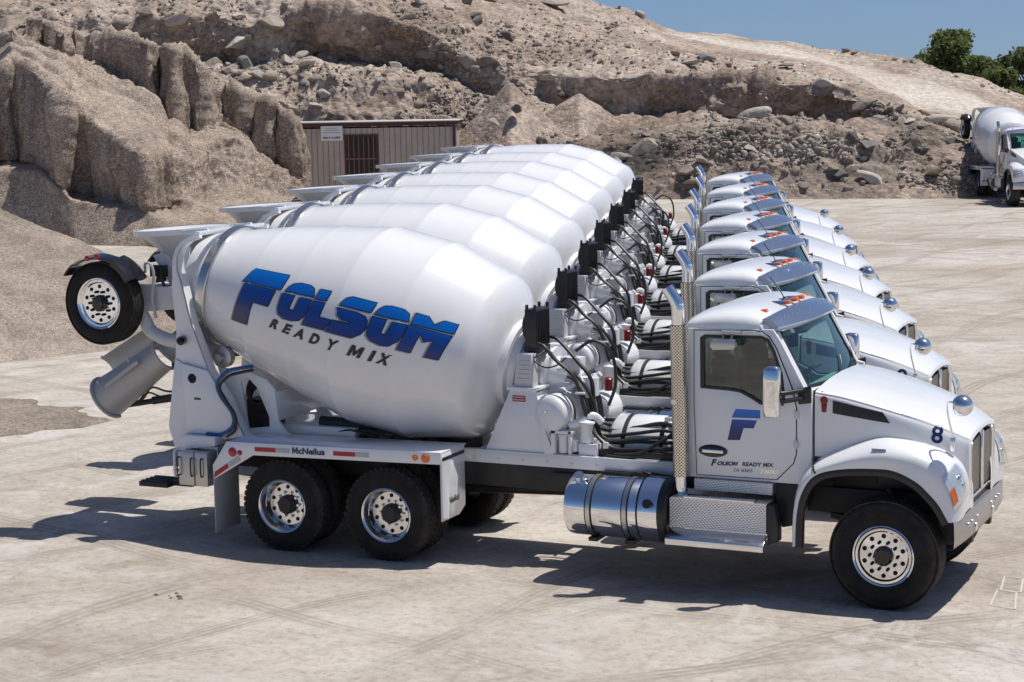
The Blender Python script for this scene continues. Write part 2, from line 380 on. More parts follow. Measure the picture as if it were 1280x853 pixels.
def drum_lettering(parent, both=True):
    objs = []
    for side in ((1, -1) if both else (1,)):
        cen = .27
        def mp(off): 
            return lambda a, b: (lambda P: (P.x, P.y*side, P.z))(drum_pt(a if side == 1 else 2*cen-a, b/1.19, off))
        b = B()
        def layer(polys, off, mi):
            b.mi = mi; tmp = bmesh.new()
            for lp in polys:
                bb = B(); bb.poly([[(s_, p*1.19) for s_, p in lp]], lambda a, c: (a, c, 0))
                for cut in np.arange(1.2, 2.3, .06):
                    bmesh.ops.bisect_plane(bb.bm, geom=bb.bm.verts[:]+bb.bm.edges[:]+bb.bm.faces[:], plane_co=(0, cut, 0), plane_no=(0, 1, 0))
                for cut in (-1.05, -.38, .299, 1.083):
                    bmesh.ops.bisect_plane(bb.bm, geom=bb.bm.verts[:]+bb.bm.edges[:]+bb.bm.faces[:], plane_co=(cut, 0, 0), plane_no=(1, 0, 0))
                vm = {v: b.vert(mp(off)(v.co.x, v.co.y)) for v in bb.bm.verts}
                for f in bb.bm.faces: b.face([vm[v] for v in f.verts])
                bb.bm.free()
            tmp.free()
        polys = [p for k in LET for p in LET[k]]
        m2 = [[(s_, p*1.19) for s_, p in lp] for lp in polys]
        shadow = [[(s_-.022, p/1.19+.008) for s_, p in offset_poly(lp, .012)] for lp in m2]
        outline = [[(s_, p/1.19) for s_, p in offset_poly(lp, .009)] for lp in m2]
        layer(shadow, .003, 0); layer(outline, .006, 1); layer(polys, .009, 2)
        o = b.done('lettering', ['textgrey', 'outline', 'blue'], parent, flip=False)
        setgrad(o, lambda co: ((math.atan2(-co.y*side, (Vector(co)-Vector((AX0, 0, AZ0))).dot(DU)))-1.05)/.70)
        objs.append(o)
        for word in ('READY', 'MIX'):
          b = B()
          for dx, dp, off, mi in ((-.016, .006, .003, 0), (0, 0, .006, 1)):
            b.mi = mi
            for ch, s0, wd in (('R', -.59, .115), ('E', -.39, .105), ('A', -.21, .14), ('D', .025, .125), ('Y', .26, .14), ('M', .565, .165), ('I', .835, .045), ('X', .94, .14)):
                if (ch in 'READY') != (word == 'READY'): continue
                put_text(b, ch, wd, .135, lambda a, c: mp(off)(s0+dx+a+(c-.07)*.42, (1.688+dp)*1.19-c), bold=.038, shear=0)
          objs.append(b.done('tagline_word', ['textgrey', 'textblack'], parent, flip=False))
    return objs
FEND = [  # lip(x,z), shoulder low(x,z,y), shoulder high, inner
 ((-.90,.58),(-.945,.58,-1.19),(-.955,.585,-1.12),(-.955,.59,-.92)), ((-.885,.91),(-.935,.92,-1.19),(-.95,.94,-1.12),(-.95,.95,-.92)),
 ((-.83,1.15),(-.875,1.18,-1.195),(-.905,1.21,-1.13),(-.91,1.23,-.95)), ((-.70,1.33),(-.725,1.375,-1.2),(-.755,1.415,-1.14),(-.77,1.44,-.98)),
 ((-.45,1.41),(-.465,1.49,-1.2),(-.485,1.545,-1.14),(-.52,1.585,-.97)), ((-.11,1.44),(-.12,1.575,-1.2),(-.13,1.655,-1.13),(-.15,1.715,-.93)),
 ((.11,1.43),(.12,1.58,-1.19),(.13,1.66,-1.12),(.13,1.715,-.90)), ((.32,1.34),(.36,1.54,-1.18),(.38,1.61,-1.10),(.40,1.655,-.83)),
 ((.45,1.23),(.52,1.45,-1.18),(.555,1.53,-1.08),(.57,1.565,-.76)), ((.55,1.12),(.63,1.30,-1.17),(.685,1.39,-1.06),(.685,1.43,-.66)),
 ((.62,1.0),(.69,1.12,-1.16),(.745,1.20,-1.05),(.73,1.26,-.60)), ((.65,.95),(.70,.96,-1.16),(.75,.97,-1.05),(.735,.985,-.58))]
def make_truck():
    T = empty('mixer_truck', (0, 0, 0))
    P = lambda name, mat, b, **k: b.done(name, mat, T, **k)
    # ---- chassis
    b = B()
    for s in (-1, 1):
        b.box(-8.75, .45, s*.43-.04, s*.43+.04, .80, 1.07)
    for x in (-8.5, -6.4, -4.6, -3.4, -2.0, -.6, .3): b.box(x-.06, x+.06, -.39, .39, .82, 1.04)
    P('chassis_frame', 'frame', b, bevel=.006)
    b = B()
    for s in (-1, 1):
        b.prism([(-8.4, 1.075), (-2.42, 1.075), (-2.42, 1.225), (-8.4, 1.20)], s*.47-.05, s*.47+.05)
        b.box(-5.0, -2.45, s*.505-.045, s*.505+.045, 1.215, 1.23)
        for x in np.arange(-4.9, -2.5, .3): b.cyl((x, s*.523, 1.13), (x, s*.532, 1.13), .014, n=8)
    for x in (-8.0, -6.4, -4.9): b.box(x-.07, x+.07, -.42, .42, 1.08, 1.19)
    P('subframe', 'white', b, bevel=.005)
    b = B(); b.box(-3.95, -3.0, -.535, -.50, .86, 1.02); b.box(-3.3, -2.5, -.60, -.49, .98, 1.09)
    for i in range(7): b.tube([(-3.0+.05*i, -.55, .99), (-2.9+.05*i, -.62, 1.10+.03*R.random()), (-2.7+.04*i, -.6, 1.04), (-2.5+.03*i, -.5, 1.0)], .014, 6, 3)
    P('valve_bracket', 'black', b, bevel=.004)
    # axles
    for x in (-5.70, -7.07):
        b = B(); b.cyl((x, -1.0, .53), (x, 1.0, .53), .085, n=16); b.sphere((x, 0, .55), .26, (1, .9, 1), 16, 10)
        for s in (-1, 1): b.box(x-.10, x+.10, s*.43-.09, s*.43+.09, .50, .80); b.cyl((x+.2, s*.55, .45), (x+.2, s*.55, .75), .09, n=12)
        P('rear_axle', 'frame', b)
    b = B(); b.cyl((-7.0, 0, .58), (-2.2, 0, .78), .06, n=12)
    for s in (-1, 1): b.prism([(-7.5, .62), (-6.4, .50), (-5.3, .62), (-5.3, .70), (-6.4, .60), (-7.5, .70)], s*.60-.04, s*.60+.04)
    P('drive_shaft', 'frame', b)
    b = B(); b.tube([(0, -.95, .56), (0, -.6, .42), (0, .6, .42), (0, .95, .56)], .07, 10, 4)
    for s in (-1, 1): b.prism([(-.75, .74), (0, .60), (.62, .78), (.62, .82), (0, .66), (-.75, .80)], s*.43-.045, s*.43+.045); b.cyl((.05, s*.62, .60), (-.10, s*.58, 1.15), .045, n=10)
    P('front_axle', 'frame', b)
    # wheels
    fw = wheel(.56, .40, True, True); fw.parent = T; fw.location = (0, -1.235, .56)
    f2 = copy_tree(fw, T); f2.location = (-.05, 1.11, .56); f2.rotation_euler.z = math.pi
    rw = wheel(.53, .275, False); rw.parent = T; rw.location = (-5.70, -1.22, .53)
    for x, y, rz in ((-7.07, -1.22, 0), (-5.70, 1.22, math.pi), (-7.07, 1.22, math.pi)):
        c = copy_tree(rw, T); c.location = (x, y, .53); c.rotation_euler.z = rz
    for x in (-5.70, -7.07):
        for s in (-1, 1):
            c = rw.copy(); COL.objects.link(c); c.parent = T; c.location = (x, s*.885, .53); c.rotation_euler = (0, .13, 0 if s < 0 else math.pi)
    # ---- tandem fenders
    for s in (-1, 1):
        Y = lambda a: -s*a
        b = B(); tz = lambda x: 1.255+(x+7.78)*.017
        top = [(-7.78, tz(-7.78)), (-4.97, tz(-4.97)), (-4.97, tz(-4.97)-.016), (-7.78, tz(-7.78)-.016)]
        b.prism(top, Y(-.60), Y(-1.215))
        b.prism([(-7.78, tz(-7.78)+.001), (-4.97, tz(-4.97)+.001), (-4.97, tz(-4.97)-.135), (-7.42, tz(-7.42)-.145), (-7.965, .80), (-7.985, .96)], Y(-1.23), Y(-1.216))
        b.prism([(-7.78, 1.255), (-7.985, .96), (-7.965, .955), (-7.76, 1.25)], Y(-.62), Y(-1.215))
        f = P('tandem_fender', 'white', b, bevel=.004)
        yo = Y(-1.2335)
        def strip(nm, mat, x0, x1, z0, z1, y=yo):
            bb = B(); bb.prism([(x0, tz(x0)+z0), (x1, tz(x1)+z0), (x1, tz(x1)+z1), (x0, tz(x0)+z1)], y, y+s*.003); return sub(f, nm, mat, bb)
        strip('reflective_tape', 'tape_red', -7.39, -7.11, -.095, -.045); strip('reflective_tape', 'tape_white', -7.105, -6.92, -.095, -.045)
        strip('reflective_tape', 'tape_red', -6.34, -6.06, -.095, -.045); strip('reflective_tape', 'tape_white', -6.055, -5.88, -.095, -.045)
        bb = B(); bb.prism([(-7.965, .815), (-7.955, .885), (-7.775, 1.0), (-7.76, .945)], yo, yo+s*.003); sub(f, 'reflective_tape', 'tape_red', bb)
        bb = B(); bb.prism([(-7.745, .955), (-7.755, 1.012), (-7.62, 1.10), (-7.59, 1.04)], yo, yo+s*.003); sub(f, 'reflective_tape', 'tape_white', bb)
        for nm, mat, x, z, r in (('marker_lamp', 'amber', -5.29, -.07, .028), ('marker_lamp', 'amber', -5.16, -.07, .043), ('marker_lamp', 'red', -7.70, -.12, .045), ('marker_lamp', 'red', -7.60, -.125, .026)):
            bb = B(); bb.lathe([(-.004, r*1.25), (.006, r*1.2), (.008, r*.98), (.014, r*.9), (.02, r*.5), (.022, 0)], (x, yo, tz(x)+z), (0, s, 0), 20); sub(f, nm, mat, bb)
        bb = B(); x0 = -6.885 if s < 0 else -6.46
        put_text(bb, 'McNeilus', .43, .075, lambda a, c: (x0+a*(-s), yo+s*.003, tz(x0)-.1+c+a*.017*(-s)), bold=.03, shear=.0); sub(f, 'maker_lettering', 'navy', bb, flip=False)
        # front and rear flaps
        b = B(); b.prism([(Y(-1.225), .52), (Y(-1.225), 1.285), (Y(-.64), 1.285), (Y(-.64), .60), (Y(-.80), .52)], -4.985, -4.97, 'x')
        b.hexa([(-4.965, Y(-1.225), .55), (-4.90, Y(-1.20), .55), (-4.90, Y(-1.20), .56), (-4.965, Y(-1.225), .56), (-4.965, Y(-1.225), 1.2), (-4.965, Y(-1.0), 1.2), (-4.965, Y(-1.0), 1.21), (-4.965, Y(-1.225), 1.21)])
        g = P('front_splash_plate', 'white', b, bevel=.003)
        bb = B(); yy0 = Y(-1.19) if s < 0 else Y(-.80)
        put_text(bb, 'McNeilus', .40, .075, lambda a, c: (-4.966, yy0+a, .68+c+a*.05), bold=.02, shear=.3); sub(g, 'maker_lettering', 'textblack', bb, flip=False)
        bb = B(); bb.box(-4.967, -4.962, Y(-1.20), Y(-.66), 1.20, 1.24); sub(g, 'edge_trim', 'black', bb)
        b = B(); b.box(-7.985, -7.972, Y(-1.225), Y(-.70), .15, .96); P('mud_flap', 'flap', b, bevel=.003)
    # ---- drum
    b = B(); prof = []
    for i, (d, r) in enumerate(DPROF):
        if i == 0: prof.append((d, r)); continue
        prof += [(d-.09, drum_r(d-.09)), (d-.05, drum_r(d-.05)), (d-.010, drum_r(d-.010)+.0035)]
        if i < 6: prof += [(d+.010, drum_r(d+.010)+.0035), (d+.05, drum_r(d+.05)), (d+.09, drum_r(d+.09))]
    prof += [(1.885, .935), (1.93, .89), (1.99, .80), (2.045, .69), (2.09, .56), (2.125, .42), (2.148, .28), (2.155, .12), (2.156, 0)]
    b.lathe([(-2.10, .0), (-2.10, .50), (-2.17, .545)]+prof, (AX0, 0, AZ0), DA, 96)
    drum = P('drum', 'drumwhite', b, ang=30)
    b = B(); b.lathe([(-1.845, .672), (-1.845, .735), (-1.835, .745), (-1.73, .752), (-1.72, .742), (-1.72, .70)], (AX0, 0, AZ0), DA, 80, caps=False)
    sub(drum, 'drum_ring', 'steel', b)
    drum_lettering(drum)
    # faint access hatch seams
    # ---- front pedestal, gearbox, cooler
    b = B()
    for s in (-1, 1): b.prism([(-4.76, 1.225), (-3.88, 1.225), (-4.14, 1.93), (-4.44, 1.93)], s*.52, s*.48)
    b.hexa([(-4.76, -.48, 1.225), (-4.74, -.48, 1.225), (-4.74, .48, 1.225), (-4.76, .48, 1.225), (-4.45, -.48, 1.9), (-4.43, -.48, 1.9), (-4.43, .48, 1.9), (-4.45, .48, 1.9)])
    b.hexa([(-3.90, -.48, 1.225), (-3.88, -.48, 1.225), (-3.88, .48, 1.225), (-3.90, .48, 1.225), (-4.16, -.48, 1.9), (-4.14, -.48, 1.9), (-4.14, .48, 1.9), (-4.16, .48, 1.9)])
    b.box(-4.47, -4.10, -.55, .55, 1.93, 1.965); b.box(-4.78, -3.86, -.55, .55, 1.215, 1.225)
    b.prism([(-4.02, 1.23), (-3.90, 1.23), (-4.06, 1.62)], -.55, -.522)
    ped = P('front_pedestal', 'white', b, bevel=.006)
    bb = B(); bb.box(-4.41, -4.25, -.524, -.521, 1.80, 1.87); sub(ped, 'warning_decal', 'tape_red', bb)
    bb = B()
    for z in (1.815, 1.845): bb.box(-4.40, -4.26, -.526, -.523, z, z+.012)
    sub(ped, 'decal_text', 'tape_white', bb)
    for s in (-1, 1):
        b = B(); b.prism([(-4.40, 1.965), (-4.17, 1.965), (-4.18, 2.34), (-4.36, 2.34)], s*.50, s*.34)
        for i in range(5): b.box(-4.36+.01*i, -4.20, s*.51, s*.498, 2.05+.05*i, 2.065+.05*i)
        P('bearing_block', 'greywhite', b, bevel=.010)
    b = B()
    b.lathe([(2.10, .52), (2.18, .52), (2.19, .44), (2.27, .42), (2.30, .36), (2.34, .35), (2.36, .29), (2.52, .25), (2.54, .30), (2.58, .30), (2.60, .20), (2.78, .16), (2.80, .12), (2.95, .12), (2.96, 0)], (AX0, 0, AZ0), DA, 40)
    for i in range(16):
        a = 2*math.pi*i/16; c = Vector((AX0, 0, AZ0))+DA*2.345+(DU*math.cos(a)+Vector((0, 1, 0))*math.sin(a))*.325; b.cyl(c, c+DA*.03, .018, n=6)
    P('gearbox', 'white', b, ang=28)
    b = B(); g0 = Vector((AX0, 0, AZ0))+DA*2.72
    b.box(g0.x-.14, g0.x+.16, -.16, .16, g0.z-.34, g0.z-.05); b.cyl(g0+Vector((.05, -.28, -.18)), g0+Vector((.05, .28, -.18)), .075, n=16); b.box(g0.x-.02, g0.x+.22, -.09, .09, g0.z+.02, g0.z+.22)
    for y in (-.26, -.1, .1, .24): b.cyl((g0.x+.12, y, g0.z-.1), (g0.x+.30, y, g0.z-.02), .03, n=10); b.cyl((g0.x+.28, y, g0.z-.04), (g0.x+.34, y, g0.z), .04, n=8)
    P('hydraulic_motor', 'greywhite', b, bevel=.012)
    b = B(); b.box(-4.30, -4.16, -.40, -.02, 2.40, 2.83)
    for i in range(9): b.box(-4.162, -4.148, -.385+.04*i, -.372+.04*i, 2.42, 2.81)
    for y in (-.38, -.04):
        for x in (-4.28, -4.18): b.cyl((x, y, 2.83), (x, y, 2.88), .02, n=8)
    b.lathe([(0, .17), (.05, .16), (.05, .05), (.06, 0)], (-4.30, -.21, 2.62), (-1, 0, 0), 24)
    b.box(-4.33, -4.14, -.36, -.05, 2.33, 2.40)
    P('oil_cooler', 'black', b, bevel=.008)
    # round reservoir, filters
    b = B(); b.lathe([(0, 0), (.002, .03), (.004, .10), (.02, .17), (.05, .21), (.06, .215), (.42, .215), (.44, .20), (.46, .1), (.465, 0)], (-3.98, -.58, 1.68), (.25, 1, 0), 32)
    b.cyl((-3.99, -.60, 1.70), (-3.975, -.57, 1.70), .025, n=10)
    rs = P('oil_reservoir', 'white', b, ang=50)
    b = B(); b.lathe([(.24, .2165), (.24, .222), (.27, .222), (.27, .2165)], (-3.98, -.58, 1.68), (.25, 1, 0), 32, caps=False); sub(rs, 'tank_strap', 'frame', b)
    b = B(); b.lathe([(0, 0), (.03, .15), (.06, .2), (.4, .2), (.43, .14), (.44, 0)], (-3.72, .10, 1.62), (.1, 1, 0), 28)
    b.lathe([(0, 0), (.03, .10), (.05, .13), (.25, .13), (.27, .0)], (-3.66, -.12, 1.80), (0, 0, 1), 20)
    P('air_tank', 'white', b, ang=50)
    b = B()
    for x, y, z0, z1, r in ((-3.80, -.50, 1.25, 1.46, .055), (-3.55, -.42, 1.36, 1.60, .075), (-3.68, -.46, 1.26, 1.40, .04)):
        b.lathe([(0, r*.8), (.01, r), (z1-z0-.03, r), (z1-z0-.02, r*1.25), (z1-z0, r*1.2), (z1-z0+.01, r*.6), (z1-z0+.03, .0)], (x, y, z0), (0, 0, 1), 18)
    b.box(-3.93, -3.88, -.56, -.44, 1.25, 1.50); b.box(-3.93, -3.68, -.56, -.44, 1.47, 1.50); b.box(-3.72, -3.69, -.56, -.44, 1.25, 1.50)
    b.box(-3.62, -3.40, -.5, -.2, 1.23, 1.36); b.tube([(-3.75, -.45, 1.55), (-3.62, -.42, 1.60), (-3.5, -.36, 1.66), (-3.42, -.3, 1.58)], .045, 10)
    P('filter_set', 'white', b, bevel=.004)
    b = B(); b.lathe([(0, .048), (.12, .048), (.135, .055), (.15, .04), (.16, 0)], (-3.58, .30, 1.84), (0, 0, 1), 18); P('red_canister', 'redpaint', b)
    # white deck tank behind the cab
    b = B(); b.lathe([(0, .0), (.01, .18), (.04, .30), (.10, .36), (.74, .36), (.80, .30), (.83, .18), (.84, 0)], (-3.42, .05, 1.27), (1, 0, 0), 40)
    dt = P('deck_tank', 'white', b, ang=50)
    for x in (-3.2, -2.75):
        b = B(); b.lathe([(0, .363), (0, .368), (.05, .368), (.05, .363)], (x, .05, 1.27), (1, 0, 0), 40, caps=False); sub(dt, 'tank_strap', 'frame', b)
    b = B(); b.box(-3.5, -2.45, -.42, .42, 1.075, 1.19); b.box(-3.45, -2.42, -.45, -.36, 1.19, 1.30)
    P('deck_plate', 'frame', b, bevel=.01)
    # hoses
    rr = random.Random(5)
    def hose(nm, pts, r, mat='hose'): bb = B(); bb.tube(pts, r, 7, 5); return P(nm, mat, bb)
    hose('hydraulic_hose', [(-4.14, -.40, 2.45), (-4.05, -.42, 2.42), (-3.92, -.42, 2.28), (-3.72, -.42, 2.12), (-3.63, -.42, 1.92), (-3.58, -.41, 1.73), (-3.48, -.42, 1.50), (-3.25, -.44, 1.33), (-2.95, -.42, 1.32), (-2.4, -.38, 1.36)], .023)
    hose('hydraulic_hose', [(-4.12, -.12, 2.50), (-4.0, -.14, 2.46), (-3.75, -.2, 2.24), (-3.58, -.22, 2.05), (-3.54, -.24, 1.8), (-3.5, -.28, 1.53), (-3.3, -.36, 1.38), (-2.95, -.36, 1.40), (-2.4, -.3, 1.40)], .023)
    for i in range(5):
        y = -.38+.10*i; k = rr.uniform(-.05, .05)
        hose('hydraulic_hose', [(-3.85+.05*rr.random(), y+.05, 2.0+.1*rr.random()), (-3.70, y, 2.02+k), (-3.58+k, y, 1.82), (-3.52+k, y-.02, 1.58), (-3.38, y-.04, 1.40+.04*i), (-3.05, y, 1.42+.05*min(i, 2)), (-2.7+.1*k, y+.02, 1.46+.06*min(i, 2)), (-2.36, y+.05, 1.46)], .017+.004*(i % 3))
    hose('hydraulic_hose', [(-3.92, .15, 2.3), (-3.72, .2, 2.42), (-3.52, .25, 2.28), (-3.46, .22, 1.95), (-3.5, .1, 1.7)], .02)
    hose('hydraulic_hose', [(-4.1, -.3, 2.36), (-4.16, -.47, 2.28), (-4.02, -.5, 2.2), (-3.9, -.42, 2.22), (-3.82, -.35, 2.30)], .009)
    hose('air_line', [(-3.2, -.48, 1.26), (-2.9, -.5, 1.30), (-2.65, -.47, 1.44), (-2.5, -.4, 1.53), (-2.3, -.35, 1.5)], .02)
    hose('air_line', [(-3.3, -.50, 1.25), (-2.95, -.52, 1.25), (-2.6, -.49, 1.36), (-2.3, -.42, 1.42)], .016)
    b = B()
    for x, y, z, dx, dz in ((-3.56, -.44, 1.56, .14, .10), (-3.30, -.48, 1.36, .06, .14), (-3.62, -.44, 1.92, .12, .05), (-2.62, -.3, 1.66, .1, .1), (-2.42, -.42, 1.44, .07, .16), (-3.85, -.43, 2.16, .1, .1)):
        b = B(); b.box(x-dx/2, x+dx/2, y-.02, y+.015, z-dz/4, z+dz/4); P('hose_clamp', 'white', b, bevel=.008)
    # ---- rear pedestal, hopper, chute
    A = [(-8.80, 1.02), (-8.885, 1.30), (-8.76, 2.13), (-8.73, 2.43), (-8.77, 3.0), (-8.745, 3.33), (-8.70, 3.45), (-8.61, 3.55), (-8.47, 3.615), (-8.35, 3.64), (-8.35, 3.585), (-8.49, 3.54), (-8.59, 3.46), (-8.645, 3.35), (-8.65, 3.2), (-8.60, 3.05), (-8.48, 2.56), (-8.26, 2.01), (-8.02, 1.67), (-7.79, 1.24), (-8.60, 1.10)]
    b = B()
    for s in (-1, 1):
        b.prism(A, s*.78, s*.72)
        b.prism([(-8.60, 1.24), (-7.80, 1.255), (-8.03, 1.67), (-8.27, 2.01), (-8.64, 2.085), (-8.615, 1.69)], s*.84, s*.785)
        b.prism([(-8.885, 1.30), (-8.80, 1.02), (-8.62, 1.10), (-8.625, 1.69), (-8.655, 2.085), (-8.755, 2.13)], s*.80, s*.781)
        b.prism([(-8.66, 1.05), (-8.13, 1.13), (-8.13, 1.235), (-8.60, 1.235)], s*.95, s*.70)
        # curved flange along the front edge
        edge = [(-7.79, 1.24), (-8.02, 1.67), (-8.26, 2.01), (-8.48, 2.56), (-8.60, 3.05), (-8.65, 3.2), (-8.645, 3.35), (-8.59, 3.46), (-8.49, 3.54), (-8.35, 3.585)]
        b.grid([[(x, s*.84, z), (x, s*.70, z), (x+.02, s*.70, z+.01), (x+.02, s*.84, z+.01)] for x, z in edge], smooth=False)
    b.box(-8.86, -8.70, -.72, .72, 1.25, 1.45); b.box(-8.76, -8.66, -.72, .72, 2.05, 2.35)
    rp = P('rear_pedestal', 'white', b, bevel=.006)
    for s in (-1, 1):
        bb = B(); bb.cyl((-8.49, s*.838, 1.91), (-8.49, s*.845, 1.91), .058, n=20); sub(rp, 'access_port', 'dark', bb)
    bb = B(); bb.box(-8.47, -8.38, -.846, -.842, 1.655, 1.68); sub(rp, 'warning_decal', 'copper', bb)
    for s in (-1, 1):
        bb = B(); bb.cyl((-8.64, s*.78, 2.36), (-8.62, s*.86, 2.36), .055, n=16); bb.cyl((-8.62, s*.86, 2.36), (-8.60, s*.90, 2.37), .03, n=12); sub(rp, 'pivot_pin', 'gloss', bb)
    b = B()
    for s in (-1, 1):
        b.prism([[(-8.3, 2.02), (-7.85, 1.97), (-7.62, 1.90), (-7.51, 1.78), (-7.47, 1.40), (-7.36, 1.27), (-7.2, 1.225), (-8.1, 1.225)], [(-7.99, 1.86), (-7.88, 1.91), (-7.76, 1.80), (-7.60, 1.45), (-7.60, 1.33), (-7.90, 1.29)]], s*.57, s*.53)
    b.box(-7.55, -7.49, -.53, .53, 1.4, 1.75); b.box(-7.8, -6.55, -.36, .36, 1.19, 1.33)
    P('pedestal_brace', 'white', b, bevel=.005)
    for s in (-1, 1):
        b = B(); b.lathe([(-.06, .08), (-.05, .13), (.05, .13), (.06, .08)], (-8.24, s*.52, 2.14), (0, 1, 0), 28); b.cyl((-8.24, s*.50-.12*s, 2.14), (-8.24, s*.66, 2.14), .05, n=14)
        P('drum_roller', 'dullalu', b)
    b = B(); b.tube([(-7.62, -.85, 2.10), (-7.8, -.86, 2.07), (-7.98, -.86, 2.02), (-8.12, -.86, 1.88), (-8.08, -.86, 1.72), (-7.92, -.865, 1.52), (-7.93, -.865, 1.36), (-8.10, -.865, 1.255), (-8.3, -.86, 1.25)], .022, 8)
    P('wash_hose', 'blue_hose', b)
    b = B(); b.tube([(-7.60, -.88, 2.06), (-7.78, -.885, 2.02), (-7.94, -.885, 1.97), (-8.07, -.885, 1.85), (-8.02, -.885, 1.71), (-7.87, -.89, 1.51), (-7.88, -.89, 1.33), (-8.0, -.885, 1.24)], .018, 8)
    P('wash_hose', 'hose', b)
    rr = random.Random(3)
    b = B(); b.box(-7.4, -5.2, -.30, .30, 1.10, 1.22); b.cyl((-7.1, -.2, 1.36), (-6.0, -.2, 1.34), .07, n=14)
    for i in range(5): b.tube([(-6.9+.2*i, -.34, 1.25), (-6.6+.2*i, -.36, 1.30+.05*rr.random()), (-6.2+.2*i, -.38, 1.24)], .013, 6, 4)
    b.box(-8.0, -7.62, -.42, -.18, 1.25, 1.62)  # dark filler box, with the coils below, added to make the brace opening look dark
    for i in range(5): b.tube([(-7.8+.13*math.cos(a), -.44-.02*i, 1.62+.03*i+.16*math.sin(a)) for a in np.linspace(0, 6.28, 14)], .016, 6, 1)
    P('deck_clutter', 'frame', b)
    # tool boxes
    b = B(); b.box(-8.56, -8.34, -1.10, -.86, .66, 1.07); b.box(-8.33, -8.15, -1.10, -.86, .66, 1.07); b.box(-8.57, -8.14, -.88, -.55, .64, 1.11)
    tb = P('tool_box', 'dullalu', b, bevel=.012)
    for x in (-8.36, -8.22, -8.55):
        bb = B(); bb.tube([(x, -1.095, .78), (x, -1.135, .80), (x, -1.135, .98), (x, -1.095, 1.0)], .010, 6, 4); sub(tb, 'latch', 'frame', bb)
    b = B(); b.tube([(-8.66, -.95, .74), (-8.66, -1.0, .74), (-8.66, -1.03, .78), (-8.66, -1.03, 1.0), (-8.66, -1.0, 1.06), (-8.62, -.9, 1.08)], .016, 8); P('grab_handle', 'white', b)
    b = B(); b.box(-9.42, -9.0, -.72, -.36, .51, .57); b.box(-9.05, -8.72, -.60, -.48, .52, .58); b.box(-8.75, -8.68, -.62, -.46, .55, .95); b.box(-8.75, -8.65, -.7, .7, .74, .86)
    for i in range(4): b.box(-9.40, -9.02, -.70+.09*i, -.66+.09*i, .57, .585)
    st = P('rear_step', 'frame', b, bevel=.004)
    for s in (-1, 1):
        bb = B(); bb.box(-8.80, -8.75, s*.66-.07, s*.66+.07, .86, 1.0); sub(st, 'tail_lamp', 'red', bb)
    # hopper
    HC = Vector((-9.13, 0, 3.61)); ha = Vector((-.055, 0, 1)).normalized()
    b = B(); 
    b.lathe([(-.40, .17), (-.30, .22), (-.06, .47), (-.005, .55), (.012, .575), (.028, .57), (.030, .54), (-.03, .46), (-.26, .20), (-.38, .15)], HC, ha, 48, caps=False)
    hp = P('charge_hopper', 'greywhite', b, ang=50)
    b = B(); b.lathe([(-.03, .565), (-.03, .590), (.036, .592), (.036, .568)], HC, ha, 48, caps=False); sub(hp, 'hopper_rim', 'white', b)
    b = B()
    b.hexa([(-9.36, -.24, 3.30), (-8.95, -.26, 3.40), (-8.95, .26, 3.40), (-9.36, .24, 3.30), (-9.3, -.2, 3.36), (-8.95, -.2, 3.46), (-8.95, .2, 3.46), (-9.3, .2, 3.36)])
    for s in (-1, 1):
        b.prism([(-9.34, 3.32), (-9.20, 3.36), (-8.90, 3.0), (-8.92, 2.80), (-9.02, 2.85)], s*.34, s*.30)
        b.prism([(-8.80, 3.60), (-8.6, 3.59), (-8.4, 3.62), (-8.42, 3.68), (-8.80, 3.65)], s*.50, s*.46)
        b.box(-8.86, -8.74, s*.40-.03, s*.40+.03, 2.5, 3.45)
    b.box(-8.46, -8.38, -.72, .72, 3.61, 3.66)
    P('hopper_bracket', 'white', b, bevel=.005)
    b = B(); b.box(-9.0, -8.90, -.45, -.30, 2.78, 3.10); b.box(-9.28, -9.05, -.50, -.44, 3.08, 3.22); b.tube([(-8.9, -.5, 2.7), (-9.05, -.55, 3.0), (-9.1, -.5, 3.2)], .02, 6); b.cyl((-9.45, -.5, 2.93), (-8.8, -.5, 2.98), .018, n=8)
    P('chute_valve', 'frame', b, bevel=.004)
    # discharge scoop + folding chute
    def halfpipe(b, p0, p1, r0, r1, open_dir, thick=.012, lip=True):
        p0, p1 = Vector(p0), Vector(p1); ax = (p1-p0).normalized(); o = Vector(open_dir); o = (o-ax*o.dot(ax)).normalized(); u = ax.cross(o)
        rows = []
        for k in range(13):
            t = k/12; c = p0.lerp(p1, t); r = r0+(r1-r0)*t
            ring = [c+(u*math.cos(a)-o*math.sin(a))*r for a in np.linspace(-.15, math.pi+.15, 17)]
            ring += [c+(u*math.cos(a)-o*math.sin(a))*(r-thick) for a in np.linspace(math.pi+.15, -.15, 17)]
            rows.append(ring)
        b.loft(rows)
        if lip:
            for c, r in ((p0, r0), (p1, r1)):
                b.tube([c+(u*math.cos(a)-o*math.sin(a))*(r+.01) for a in np.linspace(-.1, math.pi+.1, 15)], .022, 8, 1)
    b = B(); halfpipe(b, (-9.10, -.50, 2.13), (-9.98, -.50, 1.55), .19, .265, (-.2, 1, -.2))
    b.prism([(-9.85, 1.75), (-9.35, 2.08), (-9.32, 2.04), (-9.82, 1.71)], -.755, -.73)
    for x, z in ((-9.88, 1.76), (-9.42, 2.06)): b.cyl((x, -.80, z), (x-.03, -.80, z+.05), .02, n=8)
    P('discharge_chute', 'chute', b, ang=50, bevel=0)
    b = B(); halfpipe(b, (-9.36, -.42, 2.33), (-10.10, -.42, 1.86), .16, .21, (.45, -.55, .75))
    P('extension_chute', 'chutepale', b, ang=50)
    b = B(); halfpipe(b, (-8.6, 0, 2.8), (-9.25, -.2, 2.15), .36, .26, (-.3, 0, 1)); P('discharge_scoop', 'greywhite', b, ang=50)
